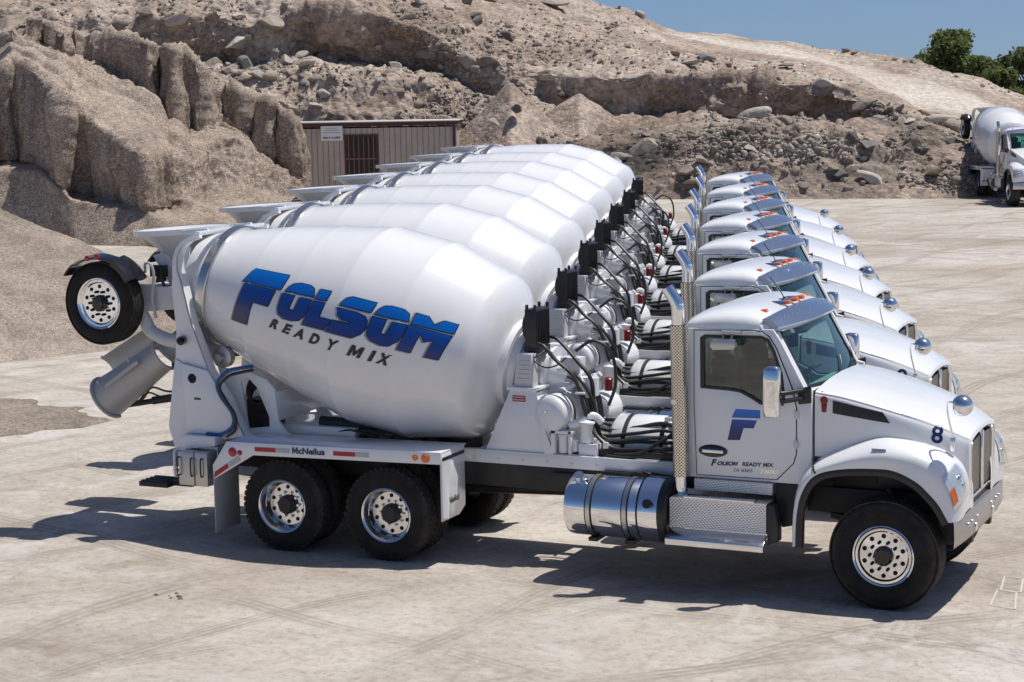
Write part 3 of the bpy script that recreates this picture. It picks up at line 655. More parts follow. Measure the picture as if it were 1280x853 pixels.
    b = B(); b.cyl((-8.8, -.3, 1.62), (-9.95, -.45, 1.42), .035, n=12); b.cyl((-8.8, -.3, 1.62), (-9.4, -.38, 1.52), .05, n=12)
    b.tube([(-8.75, -.4, 1.72), (-9.1, -.45, 1.66), (-9.35, -.46, 1.70), (-9.5, -.45, 1.55), (-9.7, -.46, 1.48)], .014, 6); b.tube([(-8.75, -.35, 1.68), (-9.2, -.4, 1.58), (-9.45, -.4, 1.62), (-9.6, -.42, 1.5)], .012, 6)
    b.box(-9.12, -8.95, -.35, -.15, 1.95, 2.2)
    P('chute_ram', 'frame', b)
    # booster axle: arms, two wheels, mudguards
    b = B()
    for s in (-1, 1):
        b.prism([(-8.70, 2.96), (-9.60, 3.0), (-9.75, 2.93), (-9.75, 2.72), (-9.3, 2.66), (-8.70, 2.72)], s*.62, s*.50)
        b.tube([(-8.66, s*.60, 2.33), (-8.95, s*.60, 2.32), (-9.22, s*.60, 2.42), (-9.32, s*.60, 2.58), (-9.45, s*.60, 2.72), (-9.68, s*.66, 2.79)], .085, 10, 5)
    b.cyl((-9.70, -.85, 2.79), (-9.70, .85, 2.79), .075, n=16); b.box(-9.80, -9.60, -.6, .6, 2.68, 2.90)
    P('booster_arm', 'greywhite', b, bevel=.01)
    bw = wheel(.50, .275, True, True); bw.parent = T; bw.location = (-9.70, -1.0, 2.79)
    c = copy_tree(bw, T); c.location = (-9.70, 1.15, 2.79); c.rotation_euler.z = math.pi
    for s in (-1, 1):
        b = B(); rows = []
        y0, y1 = s*1.02, s*.70
        for a in np.linspace(math.radians(145), math.radians(62), 15):
            r = .555+(.03 if a > 2.2 else 0); c_, s_ = math.cos(a), math.sin(a)
            rows.append([(-9.70+c_*(r-.02), y0, 2.79+s_*(r-.02)), (-9.70+c_*r, y0, 2.79+s_*r), (-9.70+c_*(r+.045), (y0+y1)/2, 2.79+s_*(r+.045)), (-9.70+c_*r, y1, 2.79+s_*r), (-9.70+c_*(r-.02), y1, 2.79+s_*(r-.02))])
        b.loft(rows, closed=True)
        rows = []
        for a in np.linspace(math.radians(62), math.radians(30), 9):
            r = .585; c_, s_ = math.cos(a), math.sin(a); e = .05
            rows.append([(-9.70+c_*(r-.05), y0-s*(-e), 2.79+s_*(r-.05)), (-9.70+c_*(r+.02), y0+s*e, 2.79+s_*(r+.02)), (-9.70+c_*(r+.08), (y0+y1)/2, 2.79+s_*(r+.08)), (-9.70+c_*(r+.02), y1, 2.79+s_*(r+.02)), (-9.70+c_*(r-.05), y1, 2.79+s_*(r-.05))])
        b.loft(rows, closed=True)
        mg = P('booster_mudguard', 'gloss', b, ang=50)
        for x, z in ((-9.80, 3.36), (-9.66, 3.38)):
            bb = B(); bb.lathe([(0, .034), (.02, .034), (.03, .0)], (x, s*1.022, z-.02), (0, s, 0), 16); sub(mg, 'marker_lamp', 'red', bb)
    b = B(); b.tube([(-9.20, -.70, 3.15), (-9.18, -.72, 3.26), (-9.10, -.72, 3.25), (-9.08, -.7, 3.1), (-9.12, -.7, 2.85), (-9.10, -.66, 2.6)], .018, 8); P('air_hose', 'tape_white', b)
    # ---- cab
    win = [(-1.97, 2.17), (-1.97, 2.68), (-1.93, 2.705), (-1.32, 2.715), (-1.25, 2.69), (-1.19, 2.58), (-1.11, 2.34), (-1.08, 2.08), (-1.10, 2.03), (-1.33, 2.03), (-1.43, 2.09), (-1.55, 2.145), (-1.68, 2.16)]
    door = [(-2.03, 1.235), (-2.055, 2.0), (-2.05, 2.755), (-1.42, 2.775), (-1.32, 2.765), (-1.24, 2.72), (-1.165, 2.60), (-1.0, 2.20), (-.955, 2.0), (-.955, 1.52), (-.985, 1.42), (-1.16, 1.24)]
    body = [(-2.13, 1.20), (-2.13, 2.78), (-1.20, 2.80), (-1.11, 2.66), (-.87, 2.21), (-.79, 2.19), (-.79, 1.36), (-.90, 1.20)]
    b = B()
    for s in (-1, 1): b.prism([body, win], s*1.045, s*.99)
    b.prism([[(-1.0, 1.20), (-1.0, 2.78), (1.0, 2.78), (1.0, 1.20)], [(-.45, 2.2), (.45, 2.2), (.45, 2.62), (-.45, 2.62)]], -2.13, -2.09, 'x')
    b.box(-2.12, -.82, -1.0, 1.0, 1.20, 1.26); b.box(-.86, -.80, -1.0, 1.0, 1.26, 2.10)
    # windshield header and corner posts
    def wsy(t): return .93*math.cos(t)
    cab = P('cab', 'white', b, bevel=.010)
    def ws(u, v, off=0):   # windscreen surface: u -1..1 across, v 0 bottom .. 1 top
        bul = .09*(1-u*u); x = -.865+bul+(-1.215+.865)*v+off; return (x, u*(.925-.02*v), 2.19-.02*(1-u*u)*(1-v)+.63*v)
    b = B()
    for s in (-1, 1):
        b.loft([[ws(s*1.0, v, .012), ws(s*1.075, v, -.03), (ws(s*1.095, v)[0]-.10, s*1.046, ws(s, v)[2]+.0), (ws(s, v)[0]-.10, s*.95, ws(s, v)[2])] for v in np.linspace(-.03, 1.03, 12)])
    b.loft([[ws(u, 1.0, .012), ws(u, 1.05, .01), ws(u, 1.05, -.10), ws(u, 1.0, -.08)] for u in np.linspace(-1.02, 1.02, 15)])
    b.loft([[ws(u, .0, .012), ws(u, -.06, .05), ws(u, -.12, -.02), ws(u, .0, -.03)] for u in np.linspace(-1.02, 1.02, 15)])
    sub(cab, 'windscreen_frame', 'white', b, bevel=.004)
    b = B()
    for s in (-1, 1):
        b.loft([[ws(s*.965, v, .010), ws(s*1.005, v, .014), ws(s*1.005, v, -.01), ws(s*.965, v, -.01)] for v in np.linspace(0, 1, 9)])
    b.loft([[ws(u, .0, .014), ws(u, .045, .010), ws(u, .045, -.01), ws(u, .0, -.01)] for u in np.linspace(-1, 1, 15)])
    sub(cab, 'window_gasket', 'black', b)
    b = B(); b.grid([[ws(u, v) for u in np.linspace(-1, 1, 17)] for v in np.linspace(0, 1.02, 9)]); sub(cab, 'windscreen', 'glass', b)
    b = B(); b.prism([(-.45, 2.2), (.45, 2.2), (.45, 2.62), (-.45, 2.62)], -2.115, -2.11, 'x'); sub(cab, 'rear_window', 'glass', b)
    b = B()
    for y in (-.42, .34):
        p0 = ws(y/.95, .02, .02); p1 = ws(y/.95+.55, .12, .02); b.tube([p0, p1], .010, 6, 1); p2 = ws(y/.95+.75, .30, .018); b.tube([ws(y/.95+.12, .06, .02), p1, p2], .008, 6, 2)
    sub(cab, 'wiper', 'black', b)
    b = B(); b.grid([[(x-.0+.11*(1-u*u)*k, u*.96, z+.03*(1-u*u)) for u in np.linspace(-1, 1, 13)] for x, z, k in ((-.90, 2.155, 1), (-.79, 2.165, .9), (-.70, 2.165, .6))]); sub(cab, 'cowl', 'black', b)
    # roof
    rows = []
    for x, hh, w in ((-2.185, .01, .90), (-2.175, .06, .97), (-2.14, .115, 1.01), (-2.05, .165, 1.03), (-1.9, .205, 1.04), (-1.7, .23, 1.04), (-1.5, .225, 1.04), (-1.38, .195, 1.035), (-1.28, .145, 1.02), (-1.20, .09, .99), (-1.14, .04, .96), (-1.12, .006, .93)):
        rows.append([(x+.06*(1-abs(math.cos(t))**2)*(1 if x > -1.3 else 0), -w*math.copysign(abs(math.cos(t))**.42, math.cos(t)), 2.775+hh*abs(math.sin(t))**.62) for t in np.linspace(0, math.pi, 25)])
    b = B(); b.grid(rows); b.grid([[(r[0][0], r[0][1], r[0][2]) for r in rows], [(r[0][0], r[0][1]*.9, r[0][2]-.005) for r in rows]]); 
    sub(cab, 'roof', 'white', b, ang=60)
    b = B(); b.grid([[(x, y, 2.765) for y in (-.98, .98)] for x in (-2.1, -1.15)]); sub(cab, 'headliner', 'headliner', b)
    # sun visor
    def vis(u, v):
        a = abs(u); yb = u*1.01
        x0 = -1.24-.09*a**2.2; z0 = 2.968-.075*a**2; x1 = -.95-.20*a**2.4; z1 = 2.855-.035*a**2
        sag = .03*math.sin(math.pi*v)
        return (x0+(x1-x0)*v, yb*(1+.0*v), z0+(z1-z0)*v+sag)
    b = B(); us = np.linspace(-1, 1, 25)
    rows = [[vis(u, v) for u in us] for v in np.linspace(0, 1, 6)]
    rows.append([(lambda p: (p[0]-.012, p[1], p[2]-.022))(vis(u, 1)) for u in us])
    rows.append([(lambda p: (p[0]-.05, p[1], p[2]-.025))(vis(u, 1)) for u in us]); rows.append([(lambda p: (p[0], p[1], p[2]-.02))(vis(u, .1)) for u in us])
    b.loft([list(r) for r in zip(*rows)], closed=True); sub(cab, 'sun_visor', 'visor', b, ang=50)
    for u in (-.78, -.62, -.45, -.15, .15, .45, .62, .78):
        b = B(); p = vis(u, .55); b.sphere((p[0], p[1], p[2]+.004), .011, n=8, m=5); sub(cab, 'visor_bolt', 'chrome', b)
    for y in (-.76, -.24, 0, .24, .76):
        x = -1.36-.10*(abs(y)/.76)**2; z = 2.972-.045*(abs(y)/.76)**2.4
        b = B(); b.loft([[(x-.26+t*.34, y+dy*w, z+dz*h) for dy, dz in ((-1, 0), (-.8, .7), (0, 1), (.8, .7), (1, 0))] for t, w, h in ((0, .005, .004), (.3, .03, .016), (.6, .045, .03), (.9, .05, .036), (1, .05, .034))], closed=True)
        ml = sub(cab, 'marker_light', 'chrome', b)
        b = B(); b.loft([[(x+.0+t*.115, y+dy*w, z+.004+dz*h) for dy, dz in ((-1, 0), (-.8, .7), (0, 1), (.8, .7), (1, 0))] for t, w, h in ((0, .030, .024), (.5, .046, .040), (.9, .050, .046), (1, .036, .03))], closed=True)
        o = b.done('marker_lens', 'amber'); o.parent = ml
    b = B(); b.tube([(-1.42, .05, 2.98), (-1.45, .05, 3.05), (-1.58, .05, 3.22)], .006, 5); b.cyl((-1.42, .05, 2.97), (-1.42, .05, 3.01), .018, n=8); sub(cab, 'antenna', 'black', b)
    # doors
    for s in (-1, 1):
        b = B(); b.prism([offset_poly(door, .010), win], s*1.048, s*1.043); sub(cab, 'door_seal', 'black', b)
        b = B(); b.prism([door, win], s*1.058, s*1.047); d = P('door', 'white', b, bevel=.005)
        b = B(); wc = np.mean(np.array(win), 0); n_ = len(win)
        ring = [[(x, s*yy, z) for (x, z), yy in ((o_, 1.03), (o_, 1.064), (i_, 1.064), (i_, 1.03))] for o_, i_ in zip(offset_poly(win, .016), [tuple(np.array(q)+(wc-np.array(q))*.045) for q in win])]
        b.loft(ring, closed=True, caps=False, smooth=False, loop=True); sub(d, 'window_seal', 'black', b)
        b = B(); b.poly([win], lambda a, c: (a, s*1.034, c)); sub(d, 'door_window', 'sideglass', b)
        b = B(); b.lathe([(0, 1), (.006, 1), (.01, .9), (.01, .0)], (0, 0, 0), (0, s, 0), 32)
        for v in b.bm.verts: v.co = Vector((-1.85+v.co.x*.16, s*1.058+v.co.y, 1.495+v.co.z*.066))
        dh = sub(d, 'door_handle', 'gloss', b)
        b = B(); b.box(-1.965, -1.735, s*1.067, s*1.078, 1.475, 1.512); b.done('pull_bar', 'alu', dh, bevel=.006)
        b = B()
        for zz in (1.62, 1.93):
            bb = B(); bb.box(-.975, -.925, s*1.066, s*1.05, zz-.035, zz+.035); bb.cyl((-.950, s*1.062, zz-.045), (-.950, s*1.062, zz+.045), .012, n=8); sub(d, 'hinge', 'greywhite', bb, bevel=.004)
        for lp in ([(-1.60, 1.955), (-1.335, 1.955), (-1.335, 1.868), (-1.645, 1.862)], [(-1.64, 1.842), (-1.37, 1.846), (-1.405, 1.76), (-1.515, 1.757), (-1.555, 1.628), (-1.69, 1.62)]):
            if s > 0: lp = [(-3.06-x-.0, z) for x, z in lp]
            b.prism([lp], s*1.0605, s*1.058)
        o = sub(d, 'door_logo', 'blue', b); setgrad(o, lambda co: (1.96-co.z)/.36)
        def tx(txt, x0, z0, w, h, mat, bold, shear, k=0):
            bb = B(); xx = x0 if s < 0 else -3.06-x0
            put_text(bb, txt, w, h, lambda a, c: (xx+a*(-s), s*1.0612, z0+c+a*.03*(-s)), bold, shear); return sub(d, 'door_lettering', mat, bb, flip=False)
        tx('F', -1.875, 1.335, .065, .072, 'navy', .05, .3); tx('OLSOM', -1.812, 1.345, .235, .045, 'navy', .05, .3); tx('READY MIX', -1.53, 1.355, .34, .042, 'textblack', .03, .1)
        tx('CA 163655', -1.625, 1.29, .205, .035, 'textblack', .0, 0); 
        tx('T880', -1.36, 1.292, .23, .042, 'chrome', .03, .35)
        b = B(); b.box(-1.74, -1.52, s*1.05, s*1.18, 2.755, 2.775); b.prism([(-1.82, 2.62), (-1.80, 2.69), (-1.56, 2.70), (-1.54, 2.63), (-1.57, 2.60), (-1.78, 2.59)], s*1.24, s*1.16); b.cyl((-1.70, s*1.12, 2.76), (-1.70, s*1.18, 2.68), .012, n=8); b.cyl((-1.60, s*1.12, 2.76), (-1.62, s*1.18, 2.68), .012, n=8)
        sub(d, 'convex_mirror', 'dullalu', b, bevel=.01)
        # west coast mirror
        b = B(); rows = []
        for z, w, dd in ((1.935, .06, .03), (1.95, .085, .05), (2.1, .092, .062), (2.3, .092, .062), (2.42, .088, .06), (2.455, .075, .045), (2.468, .04, .02)):
            rows.append([((-1.12 if s < 0 else -1.03)+w*.98*math.copysign(abs(math.cos(t))**.5, math.cos(t)), s*1.34+dd*math.copysign(abs(math.sin(t))**.6, math.sin(t)), z) for t in np.linspace(0, 2*math.pi, 24, endpoint=False)])
        b.loft(rows); mr = P('side_mirror', 'chrome', b, ang=55)
        b = B()
        for z in (2.10, 2.18): b.tube([(-1.08, s*1.32, z), (-1.0, s*1.25, z), (-.86, s*1.06, z+.01)], .026, 8)
        b.prism([(-.92, 2.04), (-.79, 2.06), (-.79, 2.24), (-.93, 2.20)], s*1.085, s*1.046)
        o = b.done('mirror_arm', 'black', mr, bevel=.006)
        # steps
        b = B(); b.box(-2.05, -1.19, s*1.10, s*.70, 1.075, 1.195); sub_ = P('upper_step', 'diamond', b, bevel=.01)
        b = B(); b.box(-2.25, -1.20, s*1.27, s*.8, 1.005, 1.02); b.box(-2.27, -1.21, s*1.255, s*.72, .69, 1.004); P('battery_box', 'diamond', b, bevel=.012)
        b = B(); b.box(-2.10, -1.33, s*1.29, s*1.17, 1.021, 1.045); P('step_tread', 'alu', b, bevel=.006)
        b = B(); b.prism([(s*1.255, .69), (s*1.40, .60), (s*1.40, .535), (s*1.385, .535), (s*1.385, .585), (s*1.255, .66)], -2.27, -1.20, 'x'); P('lower_step', 'alu', b, bevel=.004)
        b = B(); b.prism([(-1.205, 1.0), (-1.13, 1.0), (-1.09, .80), (-1.09, .62), (-1.205, .58)], s*1.25, s*1.10); b.prism([(-1.2, 1.19), (-.92, 1.19), (-.90, 1.0), (-1.0, .75), (-1.12, .72), (-1.18, .9)], s*1.0, s*.6); P('step_bracket', 'frame', b, bevel=.01)
        # tank
        b = B(); b.lathe([(0, .0), (.004, .26), (.02, .315), (.05, .328), (.86, .328), (.87, .32)], (-3.50, s*.955, .79), (1, 0, 0), 48); tk = P('fuel_tank', 'chrome', b, ang=50)
        for x in (-3.22, -2.80):
            b = B(); b.lathe([(0, .329), (0, .340), (.05, .340), (.05, .329)], (x, s*.955, .79), (1, 0, 0), 48, caps=False); b.mi = 1; b.lathe([(-.014, .3285), (-.014, .335), (.064, .335), (.064, .3285)], (x, s*.955, .79), (1, 0, 0), 48, caps=False); b.done('tank_strap', ['steel', 'dark'], tk)
        b = B(); b.cyl((-3.36, s*.955+s*.12, 1.07), (-3.36, s*.955+s*.17, 1.15), .055, n=20); b.done('filler_cap', 'alu', tk)
        b = B()
        for x in (-3.2, -2.78): b.box(x-.05, x+.05, s*.95-.18, s*.95+.1, .43, .47); b.box(x-.05, x+.05, s*.62, s*.47, .47, 1.0)
        b.done('tank_bracket', 'frame', tk)
        b = B(); b.lathe([(0, .33), (.0, .352), (.22, .352), (.225, .34), (.225, 0)], (-2.62, s*.955, .80), (1, 0, 0), 48); b.mi = 1; b.lathe([(-.02, .329), (-.02, .345), (.003, .355), (.003, .33)], (-2.62, s*.955, .80), (1, 0, 0), 48, caps=False); df = P('fluid_tank', ['chrome', 'dark'], b, ang=50)
        b = B(); b.cyl((-2.50, s*1.27, .92), (-2.50, s*1.325, .935), .05, n=20); b.done('filler_cap', 'black', df)
        b = B(); b.lathe([(0, .36), (.07, .36), (.10, .33), (.10, 0)], (-2.394, s*.955, .80), (1, 0, 0), 48); b.done('tank_end_cap', 'black', df)
        # exhaust
        if s < 0:
            X, Yy = -2.205, s*1.13
            b = B(); b.tube([(X+.03, Yy*.75, .9), (X+.03, Yy*.95, .96), (X+.03, Yy, 1.06), (X+.02, Yy, 1.3), (X, Yy, 2.9), (X, Yy, 3.0), (X-.03, Yy, 3.09), (X-.11, Yy, 3.2)], .062, 20, 6, caps=False)
            b.tube([(X, Yy, 2.83), (X, Yy, 2.99), (X-.03, Yy, 3.08), (X-.115, Yy, 3.205)], .068, 20, 6, caps=False)
            ex = P('exhaust_stack', 'chrome', b, ang=60)
            b = B(); b.lathe([(-.80, .079), (-.80, .083), (.80, .083), (.80, .079)], (0, 0, 0), (-.018, 0, 1), 32, caps=False)
            o = b.done('heat_shield', 'perf', ex); o.location = (X+.012, Yy, 2.02)
            b = B(); b.cyl((X-.03, Yy, 2.02), (X-.02, Yy-s*-.09, 2.02), .03, n=12); b.box(X-.06, X+.06, s*1.06, s*1.0, 2.5, 2.54); b.box(X-.06, X+.06, s*1.06, s*1.0, 1.4, 1.44); b.done('stack_clamp', 'alu', ex)
    # cab interior
    for y in (-.55, .55):
        b = B(); b.loft([[(x+dx, y+dy, z) for dx, dy in ((-.22, -.24), (.24, -.24), (.24, .24), (-.22, .24))] for x, z in ((-1.62, 1.55), (-1.62, 1.85), (-1.62, 1.9))]); 
        b.loft([[(x, y-.23, z), (x+.14, y-.23, z), (x+.14, y+.23, z), (x, y+.23, z)] for x, z in ((-1.90, 1.85), (-1.95, 2.2), (-1.99, 2.42))]); b.box(-1.98, -1.87, y-.13, y+.13, 2.42, 2.60)
        b.box(-1.75, -1.5, y-.15, y+.15, 1.26, 1.55)
        P('driver_seat', 'seat', b, bevel=.04, seg=3)
    b = B(); b.loft([[(x, y, z) for x, z in ((-.86, 1.5), (-1.18, 1.6), (-1.22, 1.95), (-1.12, 2.09), (-.86, 2.14))] for y in (-.97, -.3, 0, .3, .97)]); P('dashboard', 'interior', b, bevel=.02)
    b = B(); c0 = Vector((-1.36, .52, 2.10)); n0 = Vector((-.55, 0, .83)).normalized(); u0 = n0.orthogonal().normalized(); w0 = n0.cross(u0)
    ring = [c0+(u0*math.cos(a)+w0*math.sin(a))*.23 for a in np.linspace(0, 2*math.pi, 33)]; b.tube(ring, .017, 8, 1)
    b.tube([c0, c0-n0*.3], .03, 8, 1); b.tube([c0+u0*.23, c0, c0-u0*.23], .016, 6, 1); b.tube([c0, c0+w0*.23], .016, 6, 1); b.cyl(c0-n0*.02, c0+n0*.02, .06, n=12)
    P('steering_wheel', 'seat', b)
    # ---- hood
    secs = [(-.77, [(-1.0, 1.5), (-1.005, 1.8), (-1.0, 2.09), (-.985, 2.145), (-.93, 2.178), (-.5, 2.225), (0, 2.24)]),
            (-.5, [(-.985, 1.5), (-.99, 1.78), (-.98, 2.045), (-.96, 2.105), (-.905, 2.138), (-.47, 2.19), (0, 2.205)]),
            (-.2, [(-.955, 1.48), (-.96, 1.72), (-.945, 1.965), (-.92, 2.03), (-.865, 2.065), (-.44, 2.12), (0, 2.135)]),
            (.1, [(-.90, 1.45), (-.905, 1.65), (-.89, 1.88), (-.86, 1.945), (-.81, 1.98), (-.41, 2.04), (0, 2.055)]),
            (.35, [(-.83, 1.4), (-.835, 1.58), (-.815, 1.785), (-.785, 1.855), (-.735, 1.89), (-.38, 1.95), (0, 1.965)]),
            (.55, [(-.74, 1.2), (-.745, 1.47), (-.725, 1.69), (-.695, 1.765), (-.65, 1.80), (-.34, 1.855), (0, 1.87)]),
            (.68, [(-.655, 1.06), (-.66, 1.42), (-.645, 1.625), (-.62, 1.70), (-.58, 1.73), (-.31, 1.775), (0, 1.79)]),
            (.725, [(-.635, 1.04), (-.64, 1.41), (-.625, 1.61), (-.60, 1.68), (-.56, 1.705), (-.30, 1.745), (0, 1.76)]),
            (.738, [(-.615, 1.04), (-.62, 1.40), (-.605, 1.59), (-.58, 1.65), (-.535, 1.67), (-.29, 1.705), (0, 1.715)])]
    def hsec(x):
        xs = [s_[0] for s_ in secs]; return [(float(np.interp(x, xs, [q[1][k][0] for q in secs])), float(np.interp(x, xs, [q[1][k][1] for q in secs]))) for k in range(7)]
    b = B(); full = []
    dense = catmull([[x]+[c for p in pr for c in p] for x, pr in secs], 4)
    for row in dense:
        x = row[0]; pr = [(row[1+2*k], row[2+2*k]) for k in range(7)]
        half = catmull([(p[0], p[1]) for p in pr], 4); full.append([(x, p[0], p[1]) for p in half]+[(x, -p[0], p[1]) for p in half[-2::-1]])
    b.grid(full); hood = P('hood', 'white', b, ang=60)
    b = B(); b.grid([full[-1], [(.70, p[1]*.94, 1.04+(p[2]-1.04)*.93) for p in full[-1]]]); sub(hood, 'grille_surround', 'chrome', b)
    FA = np.array([f[:25] for f in full])
    def hy(x, z):
        i = int(np.clip(np.searchsorted(FA[:, 0, 0], x), 1, len(FA)-1)); t = (x-FA[i-1, 0, 0])/(FA[i, 0, 0]-FA[i-1, 0, 0]); row = FA[i-1]*(1-t)+FA[i]*t
        return float(np.interp(z, row[:17, 2], row[:17, 1]))
    for s in (-1, 1):
        b = B(); rows = []
        for t in np.linspace(0, 1, 13):
            x0 = -.585+t*(.50); x1 = -.585+t*.575; zt = 2.085-.105*t; zb = 1.955-.085*t
            rows.append([(x0+(x1-x0)*k, -s*(hy(x0+(x1-x0)*k, zt+(zb-zt)*k)-.006), zt+(zb-zt)*k) for k in np.linspace(0, 1, 6)])
        b.grid(rows); sub(hood, 'hood_vent', 'black', b)
        b = B(); b.lathe([(0, 1), (.008, .9), (.01, 0)], (0, 0, 0), (0, s, 0), 20)
        for v in b.bm.verts: v.co = Vector((-.675+v.co.x*.042, -s*hy(-.675, 2.06)+v.co.y+s*.002, 2.085+v.co.z*.045))
        b.prism([(-.705, 2.05), (-.645, 2.05), (-.65, 1.96), (-.70, 1.96)], s*1.002, s*.98)
        sub(hood, 'emblem', 'redpaint', b, bevel=.004)
        b = B(); y8 = .815
    # fenders
    for s in (-1, 1):
        b = B(); rows = []
        for st in FEND:
            l, a, h, i = st
            rows.append([l[0], -1.205, l[1]+.0]+[l[0], -1.225, l[1]+.012]+[a[0], a[2]-.025, a[1]]+[h[0], h[2]-.01, h[1]]+[h[0]*.55+i[0]*.45, h[2]*.5+i[2]*.5, (h[1]*.5+i[1]*.5)+.012]+[i[0], i[2], i[1]]+[i[0], i[2]+.15, i[1]-.05])
        rows = catmull(rows, 4); g = []
        for r in rows:
            pr = [np.array(r[3*k:3*k+3]) for k in range(7)]; q = [pr[0]]+catmull(pr[1:], 4); g.append([(p[0], p[1]*(-s), p[2]) for p in q])
        b.grid(g); fd = P('front_fender', 'white', b, ang=60)
        b = B(); g2 = []
        for r in rows:
            l = np.array(r[0:3]); c = np.array((-.05, -1.2, .56)); v = c-l; v /= np.linalg.norm(v)
            g2.append([tuple((lambda p: (p[0], p[1]*(-s), p[2]))(q)) for q in (l+np.array((0, -.022, 0))-v*.012, l+v*.025+np.array((0, -.035, 0)), l+v*.06+np.array((0, -.022, 0)), l+v*.065+np.array((0, .02, 0)), l+v*.05+np.array((0, .70 if (l[1] > 1.0 or l[0] > 0) else .10, 0)))])
        b.grid(g2); sub(fd, 'arch_flare', 'black', b, ang=60)
        b = B(); sm = []
        for k in range(2, len(g[0])-2):
            p0, p1 = Vector(g[12][k]), Vector(g[13][k]); nn = Vector((-.35, s*.55, .5)); sm.append([p0.lerp(p1, .15)+nn*.014, p0.lerp(p1, .45)+nn*.014])
        b.grid(sm); sub(fd, 'fender_seam', 'black', b, ang=60)
        # headlamp: bulged patch just in front of the fender corner
        def fp(i, k):     # i along arch (0..44), k across
            r = g[max(0, min(len(g)-1, int(round(i))))]; return Vector(r[max(0, min(len(r)-1, int(round(k))))])
        b = B(); rows_h = []; 
        for i in range(34, 42):
            rows_h.append([fp(i, k)+Vector((.010, .008*s, .004)) for k in range(5, 14)])
        hl = [[p for p in r] for r in rows_h]
        b.grid(hl); hb = sub(fd, 'headlamp', 'lens_back', b, ang=60)
        b = B(); b.grid([[p+Vector((.006, .005*s, .002)) for p in r[:3]] for r in hl[3:7]]); o = b.done('turn_signal', 'amber', hb, ang=60)
        b = B()
        for ii, kk in ((3, 5.5), (5, 6.5)):
            p = hl[ii][int(kk)]; b.sphere((p.x-.005, p.y, p.z), .055, (.5, 1, 1), 14, 8)
        o = b.done('headlamp_bowl', 'chrome', hb)
        b = B(); b.grid([[p+Vector((.022, .012*s, .006)) for p in r[2:]] for r in hl]); o = b.done('headlamp_lens', 'lens', hb, ang=60)
        b = B(); p = fp(21, 7); b.box(p.x-.075, p.x+.075, p.y-.004, p.y+.004, p.z-.026, p.z+.026)
        ob = sub(fd, 'marker_plate', 'tape_white', b, bevel=.01)
        b = B(); pp = p+Vector((0, s*.006, 0)); b.box(pp.x-.05, pp.x+.05, pp.y-.003, pp.y+.003, pp.z-.018, pp.z+.018); b.done('marker_lamp', 'visor', ob, bevel=.006)
    # grille
    b = B(); gp = lambda y, z, x: (x, y, z)
    for s in (-1, 1):
        b.prism([(s*.045, 1.09), (s*.50, 1.09), (s*.52, 1.56), (s*.48, 1.625), (s*.045, 1.65)], .700, .715, 'x')
    gr = P('grille', 'grille', b)
    b = B()
    b.box(.70, .742, -.03, .03, 1.06, 1.69)
    for s in (-1, 1): b.prism([(s*.505, 1.06), (s*.56, 1.06), (s*.57, 1.60), (s*.50, 1.66), (s*.47, 1.64), (s*.525, 1.57)], .70, .735, 'x')
    b.box(.70, .73, -.55, .55, 1.05, 1.085)
    b.done('grille_bars', 'chrome', gr, bevel=.008)
    b = B(); b.box(.50, .70, -1.0, 1.0, .955, 1.045); P('bumper_infill', 'black', b, bevel=.02)
    b = B(); rows = []
    for u in np.linspace(-1, 1, 21):
        x = .76-.05*abs(u)**3; y = u*1.21
        rows.append([(x-.06, y, .975), (x-.01, y, .968), (x, y, .94), (x+.004, y, .80), (x, y, .70), (x-.03, y, .675), (x-.10, y, .68)])
    b.grid(rows); bp = P('bumper', 'dullalu', b, ang=50)
    b = B()
    for y, z, r in [(q, .85, .022) for q in (-.75, -.6, .6, .75, -.35, .35)]+[(-.42, .76, .05), (.42, .76, .05)]:
        b = B(); b.cyl((.735, y, z), (.772, y, z), r, n=12); b.done('bumper_bolt', 'chrome', bp)
    b = B()
    for s in (-1, 1): b.box(.5, .74, s*.45-.05, s*.45+.05, .60, .70)
    b.box(.45, .70, -.9, .9, .66, .9); P('tow_hook', 'frame', b, bevel=.01)
    # hood mirrors
    for s in (-1,):
        b = B(); b.tube([(.60, s*.80, 1.62), (.60, s*.80, 1.74), (.56, s*.84, 1.95), (.56, s*.90, 2.09), (.62, s*.98, 2.13), (.70, s*1.04, 2.125)], .011, 8); b.box(.575, .625, s*.81, s*.73, 1.60, 1.74)
        hm = P('hood_mirror', 'chrome', b, bevel=.004)
        b = B(); b.sphere((.745, s*1.05, 2.115), .107, (1, 1, 1), 28, 16); b.done('mirror_bowl', 'chrome', hm)
    # engine shadow block under the hood
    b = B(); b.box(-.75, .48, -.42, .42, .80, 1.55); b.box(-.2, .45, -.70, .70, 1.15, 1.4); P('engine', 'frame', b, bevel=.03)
    T_hy['f'] = hy
    return T
T_hy = {}
def add_number(T, txt, z0=1.675):
    b = B()
    hy = T_hy['f']
    put_text(b, txt, .105, .175, lambda a, c: (.385+a, hy(.385+a, z0+c-a*.1)-.006, z0+c-a*.10), bold=.02)
    o = b.done('hood_number', 'navy', T, flip=False); return o
M['lens_back'] = simple('headlamp_reflector', (.82, .82, .82), .28, .55)
ORD = ['white concrete mixer truck numbered 8, nearest in the row, its whole side in view',
       'second white mixer truck in the row, parked directly behind the truck numbered 8',
       'third white mixer truck of the row, counting back from the nearest truck',
       'fourth white mixer truck of the row, in the middle with three trucks on each side',
       'fifth white mixer truck of the row, third from the hill end',
       'sixth white mixer truck of the row, second from the hill end',
       'seventh white mixer truck, last of the row and closest to the rubble hillside']
OFF = [(0, 0), (-1.35, 4.0), (-2.76, 8.05), (-4.16, 12.1), (-5.57, 16.2), (-7.02, 20.55), (-8.62, 25.1)]
T0 = make_truck()
tag(T0, ORD[0], 'truck', 'mixer trucks parked in the row')
trucks = [T0]
